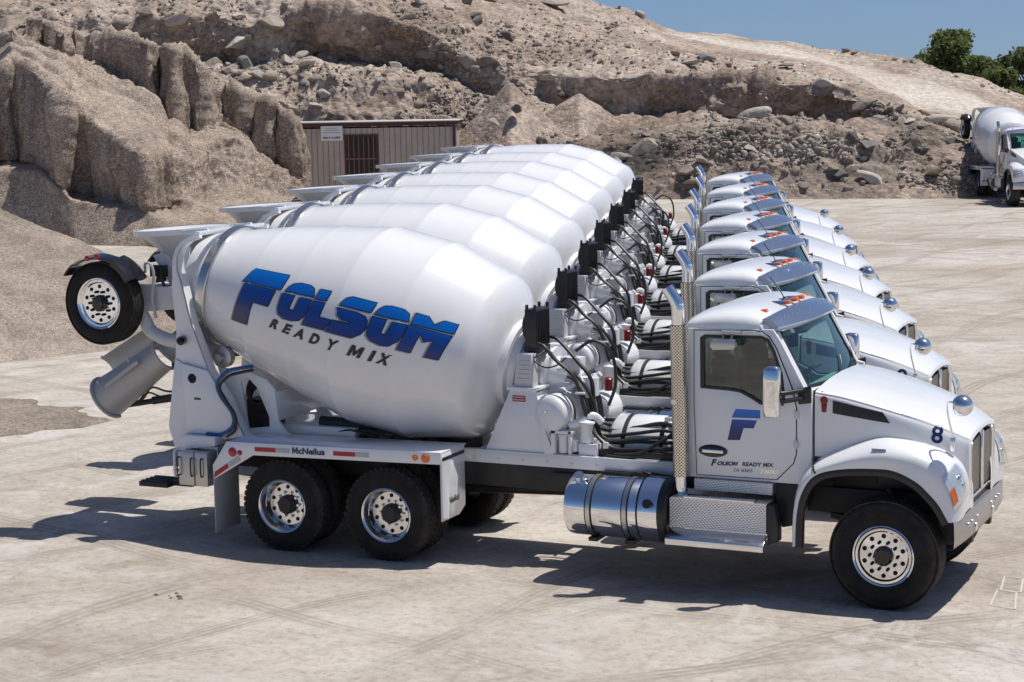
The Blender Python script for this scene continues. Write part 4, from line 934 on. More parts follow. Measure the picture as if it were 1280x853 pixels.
for i in range(1, 7):
    t = copy_tree(T0); t.location = (OFF[i][0], OFF[i][1], 0); t.rotation_euler.z = math.radians((0, .35, -.3, .5, -.2, .4, -.45)[i]); t['label'] = ORD[i]; trucks.append(t)
add_number(T0, '8'); add_number(trucks[1], '9', 1.62)
# ------------------------------------------------------------------ far mixer truck
T8 = copy_tree(T0); T8.location = (-9.0, 57.9, 0); T8.rotation_euler.z = math.radians(-66)
T8['label'] = 'white mixer truck parked apart at the foot of the rubble slope, facing the lot'
if 'group' in T8: del T8['group']
for ch in list(T8.children):
    if ch.name.startswith(('hood_number', 'hood_mirror')):
        for c in list(ch.children): bpy.data.objects.remove(c)
        bpy.data.objects.remove(ch)
M['fadednavy'] = simple('faded_navy_vinyl', (.07, .085, .125), .5, dirt=.5)
for ch in T8.children:
    if ch.name.startswith('drum'):
        for c in list(ch.children):
            if c.name.startswith('tagline'): bpy.data.objects.remove(c)
            elif c.name.startswith('lettering'):
                c.data = c.data.copy(); c.data.materials.clear()
                for nm in ('greywhite', 'fadednavy', 'fadednavy'): c.data.materials.append(M[nm])
# ------------------------------------------------------------------ noise
def _hash(i, j, k):
    h = (i*374761393+j*668265263+k*2147483647+1013904223) & 0xffffffff
    h = ((h ^ (h >> 13))*1274126177) & 0xffffffff
    return ((h ^ (h >> 16)) & 0xffff)/65535.0
def vnoise(P):
    I = np.floor(P).astype(np.int64); F = P-I; F = F*F*F*(F*(F*6-15)+10); o = 0
    for a in (0, 1):
        for b in (0, 1):
            for c in (0, 1):
                w = (F[..., 0] if a else 1-F[..., 0])*(F[..., 1] if b else 1-F[..., 1])*(F[..., 2] if c else 1-F[..., 2])
                o = o+w*_hash(I[..., 0]+a, I[..., 1]+b, I[..., 2]+c)
    return o*2-1
def fbm(P, n=4, g=.5, l=2.07):
    o = 0; a = 1; s = 0
    for i in range(n): o = o+a*vnoise(P+i*17.3); s += a; a *= g; P = P*l
    return o/s
def ridge(P, n=4, g=.5):
    o = 0; a = 1; s = 0
    for i in range(n): o = o+a*(1-2*np.abs(vnoise(P+i*9.1))); s += a; a *= g; P = P*2.1
    return o/s
def worley(P):
    I = np.floor(P).astype(np.int64); best = np.full(P.shape[:-1], 9.0); second = best.copy()
    for a in (-1, 0, 1):
        for b in (-1, 0, 1):
            for c in (-1, 0, 1):
                J = I+np.array((a, b, c)); h1 = _hash(J[..., 0], J[..., 1], J[..., 2]); h2 = _hash(J[..., 0]+71, J[..., 1], J[..., 2]+5); h3 = _hash(J[..., 0]+13, J[..., 1]+37, J[..., 2])
                d = np.sqrt(((J+np.stack([h1, h2, h3], -1)-P)**2).sum(-1)); second = np.minimum(second, np.maximum(best, d)); best = np.minimum(best, d)
    return best, second
FH = np.array([-math.sin(YAW), math.cos(YAW), 0]); RH = np.array([math.cos(YAW), math.sin(YAW), 0])
def ray(u, py, d):
    v = RT*(u-640)/FPX+UP*(426.5-py)/FPX+FW; return CAM+v*(d/(v@FH))
def loc(u, d):            # ground point at picture column u and depth d
    p = ray(u, 300, d); return np.array([p[0], p[1], 0.0])
def zof(u, py, d): return -.06 if py == 'g' else ray(u, py, d)[2]
def sheet(name, mat, cols, nu, nv, noise_fn, smooth=6, wob=0, kind=None, seed=0, tone=None):
    us = np.array([c[0] for c in cols], float); K = len(cols[0][1])
    D = np.array([[k[0] for k in c[1]] for c in cols], float); Z = np.array([[zof(c[0], k[1], k[0]) for k in c[1]] for c in cols]); A = np.array([[k[2] for k in c[1]] for c in cols], float)
    PY = np.array([[k[1] if k[1] != 'g' else 94+5.43*FPX/k[0] for k in c[1]] for c in cols], float)
    lo, hi = max(us[0], -270.0), min(us[-1], 1530.0); nl, nh = (70 if lo > us[0] else 0), (50 if hi < us[-1] else 0)
    U = np.concatenate([np.linspace(us[0], lo, nl, endpoint=False), np.linspace(lo, hi, nu-nl-nh), np.linspace(hi, us[-1], nh+1)[1:]])
    ker = np.exp(-.5*(np.arange(-3*smooth, 3*smooth+1)/smooth)**2); ker /= ker.sum()
    def itp(M_):
        out = np.empty((K, nu))
        for k in range(K):
            uu = U
            if wob: uu = np.clip(U+wob*(fbm(np.stack([U/55+k*7.7+seed, U*0+k*3.1, U*0], -1), 3)), us[0], us[-1])
            r = np.interp(uu, us, M_[:, k]); out[k] = np.convolve(np.pad(r, 3*smooth, 'edge'), ker, 'valid')
        return out
    d, z, a = itp(D), itp(Z), itp(A)
    w = np.array([np.mean(np.abs(np.diff(PY, axis=1))[:, k])+2.0*np.mean(np.abs(np.diff(D, axis=1))[:, k]) for k in range(K-1)])
    n = np.maximum(2, np.round(w/w.sum()*nv)).astype(int)
    rows_d, rows_z, rows_a, rows_k = [], [], [], []
    for k in range(K-1):
        for t in np.arange(n[k])/n[k]:
            rows_d.append(d[k]*(1-t)+d[k+1]*t); rows_z.append(z[k]*(1-t)+z[k+1]*t); rows_a.append(a[k]*(1-t)+a[k+1]*t); rows_k.append(k+t)
    rows_d.append(d[-1]); rows_z.append(z[-1]); rows_a.append(a[-1]); rows_k.append(K-1)
    d, z, a = np.array(rows_d), np.array(rows_z), np.array(rows_a)
    kk = np.array(rows_k)
    # soften the profile a little along the rows
    for _ in range(3):
        d[1:-1] = (d[:-2]+2*d[1:-1]+d[2:])/4; z[1:-1] = (z[:-2]+2*z[1:-1]+z[2:])/4
    V = np.array([ray(u, 300, 1.0)-CAM for u in U]); V[:, 2] = 0
    P = CAM[None, None, :]+V[None]*d[..., None]; P[..., 2] = z
    def normals(P):
        du = np.gradient(P, axis=1); dv = np.gradient(P, axis=0); N = np.cross(du, dv); return N/np.maximum(np.linalg.norm(N, axis=-1, keepdims=True), 1e-9)
    N = normals(P); disp = noise_fn(P, a, kk, U)
    P = P+N*disp[..., None]
    m, q = P.shape[:2]; idx = np.arange(m*q).reshape(m, q)
    F = np.stack([idx[:-1, :-1], idx[:-1, 1:], idx[1:, 1:], idx[1:, :-1]], -1).reshape(-1, 4)
    me = bpy.data.meshes.new(name); me.vertices.add(m*q); me.vertices.foreach_set('co', P.reshape(-1).astype(np.float32))
    me.loops.add(F.size); me.loops.foreach_set('vertex_index', F.reshape(-1).astype(np.int32)); me.polygons.add(len(F))
    me.polygons.foreach_set('loop_start', np.arange(0, F.size, 4, dtype=np.int32)); me.polygons.foreach_set('loop_total', np.full(len(F), 4, np.int32)); me.polygons.foreach_set('use_smooth', np.ones(len(F), bool)); me.update(); me.validate()
    tn = tone(P, kk, U) if tone else np.zeros((m, q))
    at = me.attributes.new('tone', 'FLOAT', 'POINT'); at.data.foreach_set('value', tn.reshape(-1).astype(np.float32))
    me.materials.append(M[mat]); o = bpy.data.objects.new(name, me); COL.objects.link(o)
    return o, P, normals(P), a, kk, U
# ------------------------------------------------------------------ earth materials
def m_earth(name, pal, speck, gran, bumpd, toneL=(.55, .50, .44), toneD=(.13, .125, .12), rocky=True, big=.16):
    m, t, b = newmat(name); v = objvec(t); b.inputs['Roughness'].default_value = .92; b.inputs['Specular IOR Level'].default_value = .2
    c = ramp(t, noise(t, v, big, 6, .6, .6), [(.30, pal[0]), (.46, pal[1]), (.58, pal[2]), (.72, pal[3])])
    n2 = noise(t, v, 1.3, 6, .68); c = mixc(t, .8, c, ramp(t, n2, [(.3, (.62, .60, .58)), (.5, (1, 1, 1)), (.7, (1.25, 1.22, 1.16))]), 'MULTIPLY')
    at = nd(t, 'ShaderNodeAttribute', attribute_name='tone')
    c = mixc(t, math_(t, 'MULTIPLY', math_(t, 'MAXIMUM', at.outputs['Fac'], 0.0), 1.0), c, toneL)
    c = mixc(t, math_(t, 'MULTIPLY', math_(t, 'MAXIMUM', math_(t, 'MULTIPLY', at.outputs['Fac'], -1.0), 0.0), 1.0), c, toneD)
    vo = nd(t, 'ShaderNodeTexVoronoi', i_Scale=gran); t.links.new(v, vo.inputs['Vector'])
    sp = nd(t, 'ShaderNodeSeparateColor'); t.links.new(vo.outputs['Color'], sp.inputs[0])
    c = mixc(t, speck, c, ramp(t, sp.outputs[0], [(0, (.30, .28, .26)), (.35, (.8, .79, .78)), (.7, (1.1, 1.08, 1.05)), (1, (1.7, 1.66, 1.6))]), 'MULTIPLY')
    t.links.new(c, b.inputs['Base Color'])
    h = math_(t, 'ADD', math_(t, 'MULTIPLY', noise(t, v, gran*.8, 4, .7), 1.0), math_(t, 'MULTIPLY', vo.outputs['Distance'], -.35))
    bump(t, h, .6, bumpd, b); return m
M['gravel'] = m_earth('pile_gravel', [(.26, .208, .168), (.32, .262, .215), (.355, .295, .245), (.41, .348, .295)], .7, 21, .08, big=.10)
M['gravelnear'] = m_earth('near_pile_gravel', [(.275, .23, .19), (.32, .272, .228), (.35, .30, .255), (.40, .348, .298)], .5, 34, .05, big=.10)
M['gravelspread'] = m_earth('spread_gravel', [(.19, .158, .128), (.235, .198, .163), (.27, .23, .19), (.31, .268, .225)], .6, 30, .03, big=.3)
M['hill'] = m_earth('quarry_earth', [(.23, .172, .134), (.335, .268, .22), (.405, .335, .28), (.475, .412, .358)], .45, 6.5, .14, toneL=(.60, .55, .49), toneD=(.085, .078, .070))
def m_rock(name, a, b_):
    m, t, b = newmat(name); v = objvec(t); b.inputs['Roughness'].default_value = .9
    oi = nd(t, 'ShaderNodeObjectInfo'); c = mixc(t, oi.outputs['Random'], a, b_)
    c = mixc(t, .8, c, ramp(t, noise(t, v, 2.2, 6, .65), [(.3, (.6, .58, .56)), (.5, (1, 1, 1)), (.72, (1.3, 1.27, 1.2))]), 'MULTIPLY')
    t.links.new(c, b.inputs['Base Color']); bump(t, noise(t, v, 5, 6, .7), .7, .12, b); return m
M['rock'] = m_rock('tan_rock', (.26, .215, .175), (.38, .33, .28))
M['rockgrey'] = m_rock('grey_rock', (.16, .15, .14), (.27, .255, .24))
M['rockpale'] = m_rock('pale_rock', (.42, .38, .33), (.48, .44, .39))
M['rockdark'] = m_rock('dark_rock', (.11, .10, .085), (.13, .115, .10))
# ------------------------------------------------------------------ ground
def m_ground():
    m, t, b = newmat('lot_dirt'); v = objvec(t); b.inputs['Roughness'].default_value = .9; b.inputs['Specular IOR Level'].default_value = .25
    mp = nd(t, 'ShaderNodeMapping'); mp.inputs['Rotation'].default_value = (0, 0, math.radians(-12)); mp.inputs['Scale'].default_value = (.6, 1.05, 1); t.links.new(v, mp.inputs[0])
    big = noise(t, v, .11, 6, .6, .5); mid = noise(t, mp.outputs[0], .75, 7, .66, .8); fine = noise(t, v, 9, 6, .7)
    c = ramp(t, big, [(.36, (.335, .285, .238)), (.47, (.42, .375, .328)), (.57, (.47, .43, .38)), (.68, (.53, .495, .455))])
    c = mixc(t, .85, c, ramp(t, mid, [(.30, (.68, .655, .63)), (.43, (.92, .91, .90)), (.56, (1.02, 1.015, 1.01)), (.70, (1.2, 1.2, 1.2))]), 'MULTIPLY')
    c = mixc(t, .8, c, ramp(t, fine, [(.28, (.62, .60, .57)), (.5, (1, 1, 1)), (.72, (1.2, 1.19, 1.17))]), 'MULTIPLY')
    # tyre prints: curved ribbed bands left by turning trucks
    def tracks(rot, scale, off, thr, ribs):
        mt = nd(t, 'ShaderNodeMapping'); mt.inputs['Rotation'].default_value = (0, 0, math.radians(rot)); mt.inputs['Location'].default_value = off; t.links.new(v, mt.inputs[0])
        dn = nd(t, 'ShaderNodeTexNoise', i_Scale=.09, i_Detail=2.0); t.links.new(mt.outputs[0], dn.inputs['Vector'])
        dv = nd(t, 'ShaderNodeVectorMath', operation='MULTIPLY_ADD'); t.links.new(dn.outputs['Color'], dv.inputs[0]); dv.inputs[1].default_value = (4, 4, 0); t.links.new(mt.outputs[0], dv.inputs[2])
        sx = nd(t, 'ShaderNodeSeparateXYZ'); t.links.new(dv.outputs[0], sx.inputs[0])
        band = math_(t, 'FRACT', math_(t, 'MULTIPLY', sx.outputs[0], scale))
        inb = math_(t, 'MULTIPLY', math_(t, 'GREATER_THAN', band, .40), math_(t, 'LESS_THAN', band, .40+.30*scale))
        rib = math_(t, 'MULTIPLY_ADD', math_(t, 'SINE', math_(t, 'MULTIPLY', sx.outputs[0] if ribs == 'x' else sx.outputs[1], 62)), .5, .5)
        mask = ramp(t, noise(t, mt.outputs[0], .33, 4, .6), [(thr, (0, 0, 0)), (thr+.16, (1, 1, 1))])
        return math_(t, 'MULTIPLY', math_(t, 'MULTIPLY', inb, mask), math_(t, 'MULTIPLY_ADD', rib, .75, .25))
    h = fine
    for args in ((25, .43, (0, 0, 0), .40, 'x'), (8, .31, (3, 7, 0), .39, 'x'), (40, .37, (11, 2, 0), .42, 'x'), (-72, .27, (5, 1, 0), .42, 'x'), (95, .23, (2, 9, 0), .44, 'x')):
        tk = tracks(*args); c = mixc(t, math_(t, 'MULTIPLY', tk, .65), c, (.25, .215, .18)); h = math_(t, 'SUBTRACT', h, math_(t, 'MULTIPLY', tk, .22))
    # dusty pale scuffs and oil spots
    sc = ramp(t, noise(t, mp.outputs[0], .30, 8, .75, 1.5), [(.55, (0, 0, 0)), (.72, (1, 1, 1))]); c = mixc(t, math_(t, 'MULTIPLY', sc, .45), c, (.56, .535, .50))
    d2 = ramp(t, noise(t, v, 1.1, 9, .72, .8), [(.50, (0, 0, 0)), (.60, (1, 1, 1))]); d3 = ramp(t, noise(t, v, .22, 3, .5), [(.42, (0, 0, 0)), (.62, (1, 1, 1))])
    c = mixc(t, math_(t, 'MULTIPLY', math_(t, 'MULTIPLY', d2, d3), .7), c, (.57, .54, .50)); d4 = ramp(t, noise(t, v, 1.6, 9, .74, .5), [(.52, (0, 0, 0)), (.66, (1, 1, 1))]); c = mixc(t, math_(t, 'MULTIPLY', d4, .42), c, (.29, .24, .195))
    st = ramp(t, noise(t, v, .55, 3, .5), [(.70, (0, 0, 0)), (.80, (1, 1, 1))]); c = mixc(t, math_(t, 'MULTIPLY', st, .35), c, (.22, .19, .16))
    vo = nd(t, 'ShaderNodeTexVoronoi', i_Scale=7.0); t.links.new(v, vo.inputs['Vector'])
    pe = math_(t, 'LESS_THAN', vo.outputs['Distance'], .10); c = mixc(t, math_(t, 'MULTIPLY', pe, .55), c, (.19, .165, .14))
    t.links.new(c, b.inputs['Base Color']); bump(t, h, .55, .04, b); return m
M['ground'] = m_ground()
b = B(); b.grid([[(-400, -60, 0), (400, -60, 0)], [(-400, 600, 0), (400, 600, 0)]])
tag(b.done('ground', 'ground'), 'pale dusty dirt lot with tyre marks', 'ground', kind='structure')
# ------------------------------------------------------------------ piles and hillside
def n_gravel(P, a, kk, U): return a*(fbm(P/2.8, 3)*.20+fbm(P/.7+5, 3, .5)*.035+fbm(P/.16+8, 2, .6)*.022)
cols = [(-640, [(36, 'g', .2), (37, 455, .3), (38, 450, .3), (40, 430, .3), (44, 400, .3), (47, 'g', .2)]), (-450, [(34.5, 'g', .2), (37, 430, .5), (40, 350, .6), (43.5, 290, .6), (48, 320, .6), (54, 'g', .3)]),
        (-260, [(34, 'g', .2), (37, 400, .6), (40, 285, .8), (43.5, 190, .9), (48, 230, .9), (55, 'g', .3)]),
        (-100, [(36.3, 'g', .2), (38, 420, .6), (41, 320, .8), (44, 225, .9), (48, 260, .9), (54, 'g', .3)]),
        (0, [(38.4, 'g', .2), (39.4, 425, .6), (41.5, 340, .8), (44, 256, .9), (47, 290, .9), (53, 'g', .3)]),
        (60, [(38.9, 'g', .2), (39.8, 423, .6), (41.6, 350, .8), (43.8, 284, .9), (46.5, 310, .9), (52, 'g', .3)]),
        (120, [(39.6, 'g', .2), (40.3, 420, .6), (41.7, 362, .8), (43.5, 308, .8), (46, 330, .9), (51, 'g', .3)]),
        (180, [(40.6, 'g', .2), (41, 416, .6), (42, 378, .7), (43.4, 342, .7), (45, 362, .7), (50, 'g', .3)]),
        (250, [(41.6, 'g', .2), (41.9, 411, .5), (42.5, 396, .5), (43.2, 385, .6), (44.5, 393, .5), (47.5, 'g', .3)]),
        (310, [(42.4, 'g', .1), (42.6, 406, .2), (42.9, 403, .2), (43.3, 403, .2), (43.7, 401, .2), (44.5, 'g', .1)])]
o, *_ = sheet('gravel_pile', 'gravelnear', cols, 430, 330, n_gravel, smooth=10, wob=0)
tag(o, 'low cone of loose tan gravel at the left edge, behind the raised spare axle wheel', 'gravel pile')
def n_stock(P, a, kk, U):
    # vertical erosion grooves: noise stretched along z; slanting rills on the slope between the two cut faces
    Q = P*np.array([1, 1, .10]); g = ridge(Q/1.3, 3, .5); g2 = ridge(Q/.5+4, 2, .5)
    f = lambda c: np.exp(-(np.maximum(np.abs(kk-c)-.45, 0)/.22)**2)[:, None]
    steep = np.maximum(f(2.5), f(4.5)); up = np.clip((kk-2.95)/.4, 0, 1)[:, None]*np.clip((4.1-kk)/.3, 0, 1)[:, None]
    la, de = P@RH, P@FH; c = np.stack([(la*.62+de*.78)/1.3, (la*.78-de*.62)/10, P[..., 2]*0], -1)
    rill = ridge(c, 3, .55)
    return a*(fbm(P/4, 3)*.34+fbm(P/.5+3, 3, .5)*.045)+a*steep*(g*.42+g2*.27+fbm(P/1.4+11, 4, .55)*.30)+up*a*np.minimum(rill, .25)*.8+a*(1-steep)*fbm(P/1.2, 3)*.12
SC0 = [(-620, 66, 68,282, 71,270, 71.3,268, 76,250, 76.2,249, 80,242, 90), (-430, 65, 68,262, 71,240, 71.25,205, 76,170, 76.2,164, 80,150, 94), (-180, 64, 68,245, 71,215, 71.25,120, 76,70, 76.2,60, 80,40, 96), (0, 64, 68,240, 71,206, 71.2,112, 76,66, 76.2,55, 80,38, 96), (25, 64, 68,240, 71,204, 71.2,72, 75.5,42, 75.7,34, 79,19, 96),
       (55, 64, 67.8,243, 70.7,208, 70.9,92, 75.8,46, 76,22, 79,16, 96), (90, 64, 66.5,262, 69,240, 69.2,130, 76.2,66, 76.4,40, 79,30, 96), (130, 63.5, 66,268, 68.2,250, 68.4,156, 76.4,84, 76.6,46, 79,40, 95),
       (165, 63.5, 66,272, 67.8,254, 68,184, 76,100, 76.2,48, 79,44, 95), (195, 63.5, 66,276, 67.5,262, 67.7,196, 75.5,116, 75.8,54, 79,52, 94), (212, 63.5, 65.8,278, 67.4,263, 67.6,200, 75,148, 75.3,60, 79,58, 92),
       (240, 64, 66,282, 68.5,255, 70.5,212, 74.8,170, 75.1,62, 79,66, 91), (262, 64.5, 67,278, 70,238, 73,194, 75.2,166, 75.5,84, 79,90, 90), (270, 64.5, 67.2,276, 70.3,234, 73.3,190, 76.2,152, 76.5,118, 79,112, 90),
       (300, 65.5, 68,270, 71,230, 74,186, 76.5,152, 76.7,112, 79,108, 90), (325, 66.5, 69,268, 71.5,238, 74,206, 75.6,182, 75.9,126, 79,112, 89), (352, 67.5, 70,264, 72,242, 74,220, 75,206, 75.3,132, 78.5,120, 88),
       (372, 68.5, 71,262, 72.5,248, 74,236, 75,222, 75.3,152, 77.5,145, 86), (383, 69.5, 71.8,262, 73,252, 74,246, 74.8,240, 75.3,208, 76.6,203, 82), (390, 70.5, 72,263, 73.1,258, 74,254, 74.6,251, 75.2,246, 76,245, 79), (430, 71, 73.4,274, 73.8,273, 74.2,272, 74.6,271, 75,270, 75.5,269, 76)]
# facets: how far each part of the two cut faces steps back or forward (metres), crisp at the fins
FA1 = [(-180, 0), (-60, .9), (-12, -.6), (-4, 1.1), (16, .5), (28, 1.0), (84, -.8), (93, 1.0), (150, -.1), (184, -1.1), (198, .6), (214, 1.5), (232, .4), (240, 0)]
FA2 = [(40, 0), (56, -.3), (64, .6), (80, .0), (93, -.4), (103, .4), (150, .0), (198, -.7), (208, .9), (223, -.6), (238, .2), (261, -.2), (274, .3), (300, .2), (312, -.2), (324, .6), (342, -.1), (351, .5), (366, -.1), (382, .4), (390, 0)]
us_ = sorted({c[0] for c in SC0} | {a for a, _ in FA1} | {a for a, _ in FA2}); A0 = np.array(SC0, float); SC = []
AM = [.3, .5, .7, .9, .8, .9, .6, .3]
for u in us_:
    q = [float(np.interp(u, A0[:, 0], A0[:, k])) for k in range(1, A0.shape[1])]
    f1 = float(np.interp(u, [a for a, _ in FA1], [b for _, b in FA1])) if u < 240 else 0; f2 = float(np.interp(u, [a for a, _ in FA2], [b for _, b in FA2])) if u > 40 else 0
    k_ = .12 if u > 385 else 1
    ap = float(np.clip((215-u)/30, 0, 1)*np.clip((u+600)/200, 0, 1))          # steep undercut toe of the old face on the left
    q[1] = q[1]*(1-ap)+(q[3]-1.0)*ap; q[2] = q[2]*(1-ap)+(q[4]+8)*ap; q[0] = q[0]*(1-ap)+(q[3]-2.1)*ap
    SC.append((u, [(q[0], 'g', AM[0]*k_), (q[1], q[2], AM[1]*k_), (q[3]+f1, q[4], AM[2]*k_), (q[5]+f1, q[6], AM[3]*k_), (q[7]+f2, q[8], AM[4]*k_), (q[9]+f2, q[10], AM[5]*k_), (q[11], q[12], AM[6]*k_), (q[13], 'g', AM[7]*k_)]))
o, *_ = sheet('gravel_stockpile', 'gravel', SC, 900, 430, n_stock, smooth=2, wob=6, seed=3)
tag(o, 'tall eroded stockpile of grey brown gravel with vertical gullies, left of the office shed', 'gravel pile')
def n_hill(P, a, kk, U):
    w1, w2 = worley(P/1.5+fbm(P/2, 2)[..., None]*.6); v1, v2 = worley(P/.5+3.3)
    patch = np.clip(fbm(P/4.5+21, 3)*2.2+.45, 0, 1)              # bare dirt next to bouldery ground
    low = np.clip((3.3-kk)/.6, 0, 1)[:, None]; patch = np.maximum(patch, low*.75)
    Q = P*np.array([1, 1, .22]); cut = np.exp(-((kk-3.55)/.45)**2)[:, None]
    return a*(fbm(P/4.2, 4)*.85+ridge(P/2.1+9, 4, .5)*.34+patch*(np.clip(.60-w1, -.15, .5)*.55+np.clip(.52-v1, -.15, .5)*.20)+fbm(P/1.1+7, 4, .6)*.26+ridge(P/.8+31, 3)*.10)+a*cut*(ridge(Q/1.9+2, 3, .5)*.65-.15)
HC = [(-1300, [(96, 'g', .2), (98, 150, .6), (99, 140, .6), (101, 85, .8), (102, 40, .9), (105, 0, .7), (108, -30, .4), (111, -60, .3), (116, -110, .5), (150, -60, .5)]),
      (-220, [(96, 'g', .2), (98, 150, .6), (99, 140, .6), (101, 85, .8), (102, 40, .9), (105, 0, .7), (108, -30, .4), (111, -60, .3), (116, -110, .5), (150, -60, .5)]),
      (150, [(95, 'g', .2), (97, 130, .6), (98.5, 120, .6), (100.5, 72, .8), (101.4, 30, .9), (104, 4, .7), (107, -20, .4), (110, -45, .3), (116, -90, .5), (150, -50, .5)]),
      (225, [(95, 'g', .2), (96.5, 122, .6), (98, 98, .6), (101.4, 88, .8), (100.4, 22, 1), (104, -4, .7), (107, -20, .4), (110, -45, .3), (116, -90, .5), (150, -50, .5)]),
      (285, [(95, 'g', .2), (96, 115, .6), (97.5, 92, .6), (102, 84, .8), (100.6, 20, 1), (104, -4, .7), (107, -20, .4), (110, -45, .3), (116, -88, .5), (150, -50, .5)]),
      (335, [(95, 'g', .2), (95.6, 118, .6), (97.5, 92, .6), (100, 80, .8), (100.6, 36, 1), (104, -4, .7), (107, -20, .4), (110, -45, .3), (115, -85, .5), (150, -50, .5)]),
      (390, [(94.5, 'g', .2), (95.2, 140, .9), (97.2, 84, .7), (102, 78, .8), (100.6, 12, 1), (104, -10, .7), (107, -25, .4), (110, -45, .3), (114, -80, .5), (150, -50, .5)]),
      (470, [(94.5, 'g', .2), (95.2, 145, .9), (97.2, 92, .8), (102, 84, .8), (100.4, 16, 1), (103, -6, .7), (107, -25, .4), (110, -45, .3), (114, -75, .5), (150, -50, .5)]),
      (540, [(94, 'g', .2), (95.2, 150, .9), (97, 98, .9), (101, 90, .8), (100.2, 40, 1), (103, 8, .7), (107, -20, .4), (109, -40, .3), (113, -62, .5), (150, -40, .5)]),
      (585, [(92, 'g', .2), (94.5, 170, .8), (96.5, 130, .8), (99.5, 112, .8), (99.8, 72, 1), (103, 35, .7), (107, -4, .5), (109, -24, .4), (112, -50, .5), (150, -30, .5)]),
      (650, [(89, 'g', .2), (92, 176, .8), (94, 160, .7), (98.3, 118, .8), (99.2, 84, .9), (103, 50, .6), (107, 15, .5), (109, 2, .5), (112, -25, .5), (150, -10, .5)]),
      (720, [(87, 'g', .2), (90, 182, .8), (92, 172, .7), (98.3, 145, .8), (98.1, 98, .9), (103, 58, .6), (107, 28, .5), (109, 18, .5), (112, -2, .5), (150, 20, .5)]),
      (790, [(85.5, 'g', .2), (88.5, 176, .8), (90.5, 168, .7), (96.6, 140, .9), (96.5, 96, 1), (103, 64, .6), (108, 40, .5), (111, 30, .5), (114, 18, .4), (150, 40, .4)]),
      (838, [(84.5, 'g', .2), (87.5, 170, .8), (89.5, 162, .7), (96.8, 142, .9), (95.9, 96, 1), (103, 74, .6), (112, 48, .2), (117, 41, .1), (119, 38, .2), (150, 60, .4)]),
      (900, [(84, 'g', .2), (87, 164, .9), (89, 158, .8), (94.6, 152, .9), (95.3, 98, 1), (102, 80, .6), (111, 58, .15), (118, 46, .08), (121, 43, .2), (150, 66, .4)]),
      (976, [(83.5, 'g', .2), (86.5, 164, .9), (88.5, 158, .8), (95.2, 154, .9), (94.3, 104, 1), (101, 90, .6), (109, 71, .15), (117, 58, .08), (120, 53, .25), (150, 76, .4)]),
      (1035, [(83, 'g', .2), (86, 168, .9), (88, 160, .8), (93.9, 152, .9), (93.3, 108, 1), (99.5, 98, .6), (106, 84, .15), (114, 76, .08), (117, 67, .35), (150, 90, .4)]),
      (1100, [(82.5, 'g', .2), (85.5, 174, .9), (87.5, 166, .8), (91.6, 156, .9), (92.3, 130, .9), (97.5, 118, .5), (103, 104, .15), (112, 91, .08), (115, 71, .4), (150, 96, .4)]),
      (1153, [(82, 'g', .2), (85, 184, .9), (86.5, 176, .8), (90.5, 164, .8), (91.5, 152, .8), (95.5, 146, .4), (98.5, 138, .15), (110, 101, .08), (113.5, 79, .4), (150, 104, .4)]),
      (1200, [(81.5, 'g', .2), (84, 198, .9), (86, 188, .8), (89.5, 172, .8), (90.5, 164, .7), (94.5, 155, .4), (96, 148, .15), (107, 113, .08), (112, 94, .4), (150, 118, .4)]),
      (1262, [(82, 'g', .2), (84.5, 218, .7), (86, 206, .7), (88.5, 190, .6), (89.5, 182, .5), (92.5, 170, .3), (94, 160, .15), (104, 137, .08), (110, 116, .4), (150, 138, .4)]),
      (1360, [(84, 'g', .2), (86, 236, .5), (87, 230, .5), (89, 218, .4), (90, 212, .4), (92, 200, .3), (93, 190, .15), (102, 166, .08), (108, 150, .4), (150, 170, .4)]),
      (1520, [(88, 'g', .2), (89, 242, .3), (90, 240, .3), (91, 236, .3), (92, 233, .3), (94, 228, .2), (95, 224, .1), (102, 212, .08), (106, 205, .3), (150, 190, .3)]),
      (2100, [(92, 'g', .2), (93, 242, .3), (94, 240, .3), (95, 236, .3), (96, 233, .3), (98, 228, .2), (99, 224, .1), (104, 212, .08), (108, 205, .3), (150, 190, .3)])]
def t_hill(P, kk, U):
    road = np.clip(1-np.abs(kk-6.5)/.62, 0, 1)[:, None]*np.clip((U-800)/60, 0, 1)[None]
    o = np.clip(road*1.6, 0, .92)*(.75+.35*fbm(P*np.array([.25, 1, 1])/1.2, 3))
    o = o+.55*np.clip(fbm(P/5+40, 4)-.12, 0, .5)*(1-road)
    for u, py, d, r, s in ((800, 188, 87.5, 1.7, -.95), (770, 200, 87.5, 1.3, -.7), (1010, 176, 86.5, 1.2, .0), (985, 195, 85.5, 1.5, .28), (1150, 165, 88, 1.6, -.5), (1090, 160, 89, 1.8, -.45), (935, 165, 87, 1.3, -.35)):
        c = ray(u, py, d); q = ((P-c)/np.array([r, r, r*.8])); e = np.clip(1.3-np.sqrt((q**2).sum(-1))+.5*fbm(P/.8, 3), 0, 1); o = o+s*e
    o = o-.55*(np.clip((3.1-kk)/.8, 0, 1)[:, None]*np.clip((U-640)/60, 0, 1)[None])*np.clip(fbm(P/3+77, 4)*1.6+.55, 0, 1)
    return np.clip(o, -1, 1)
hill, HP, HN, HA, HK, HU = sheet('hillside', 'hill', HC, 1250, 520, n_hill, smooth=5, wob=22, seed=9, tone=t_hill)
tag(hill, 'quarried earth hillside with cut faces and a haul road', 'hill', kind='structure')
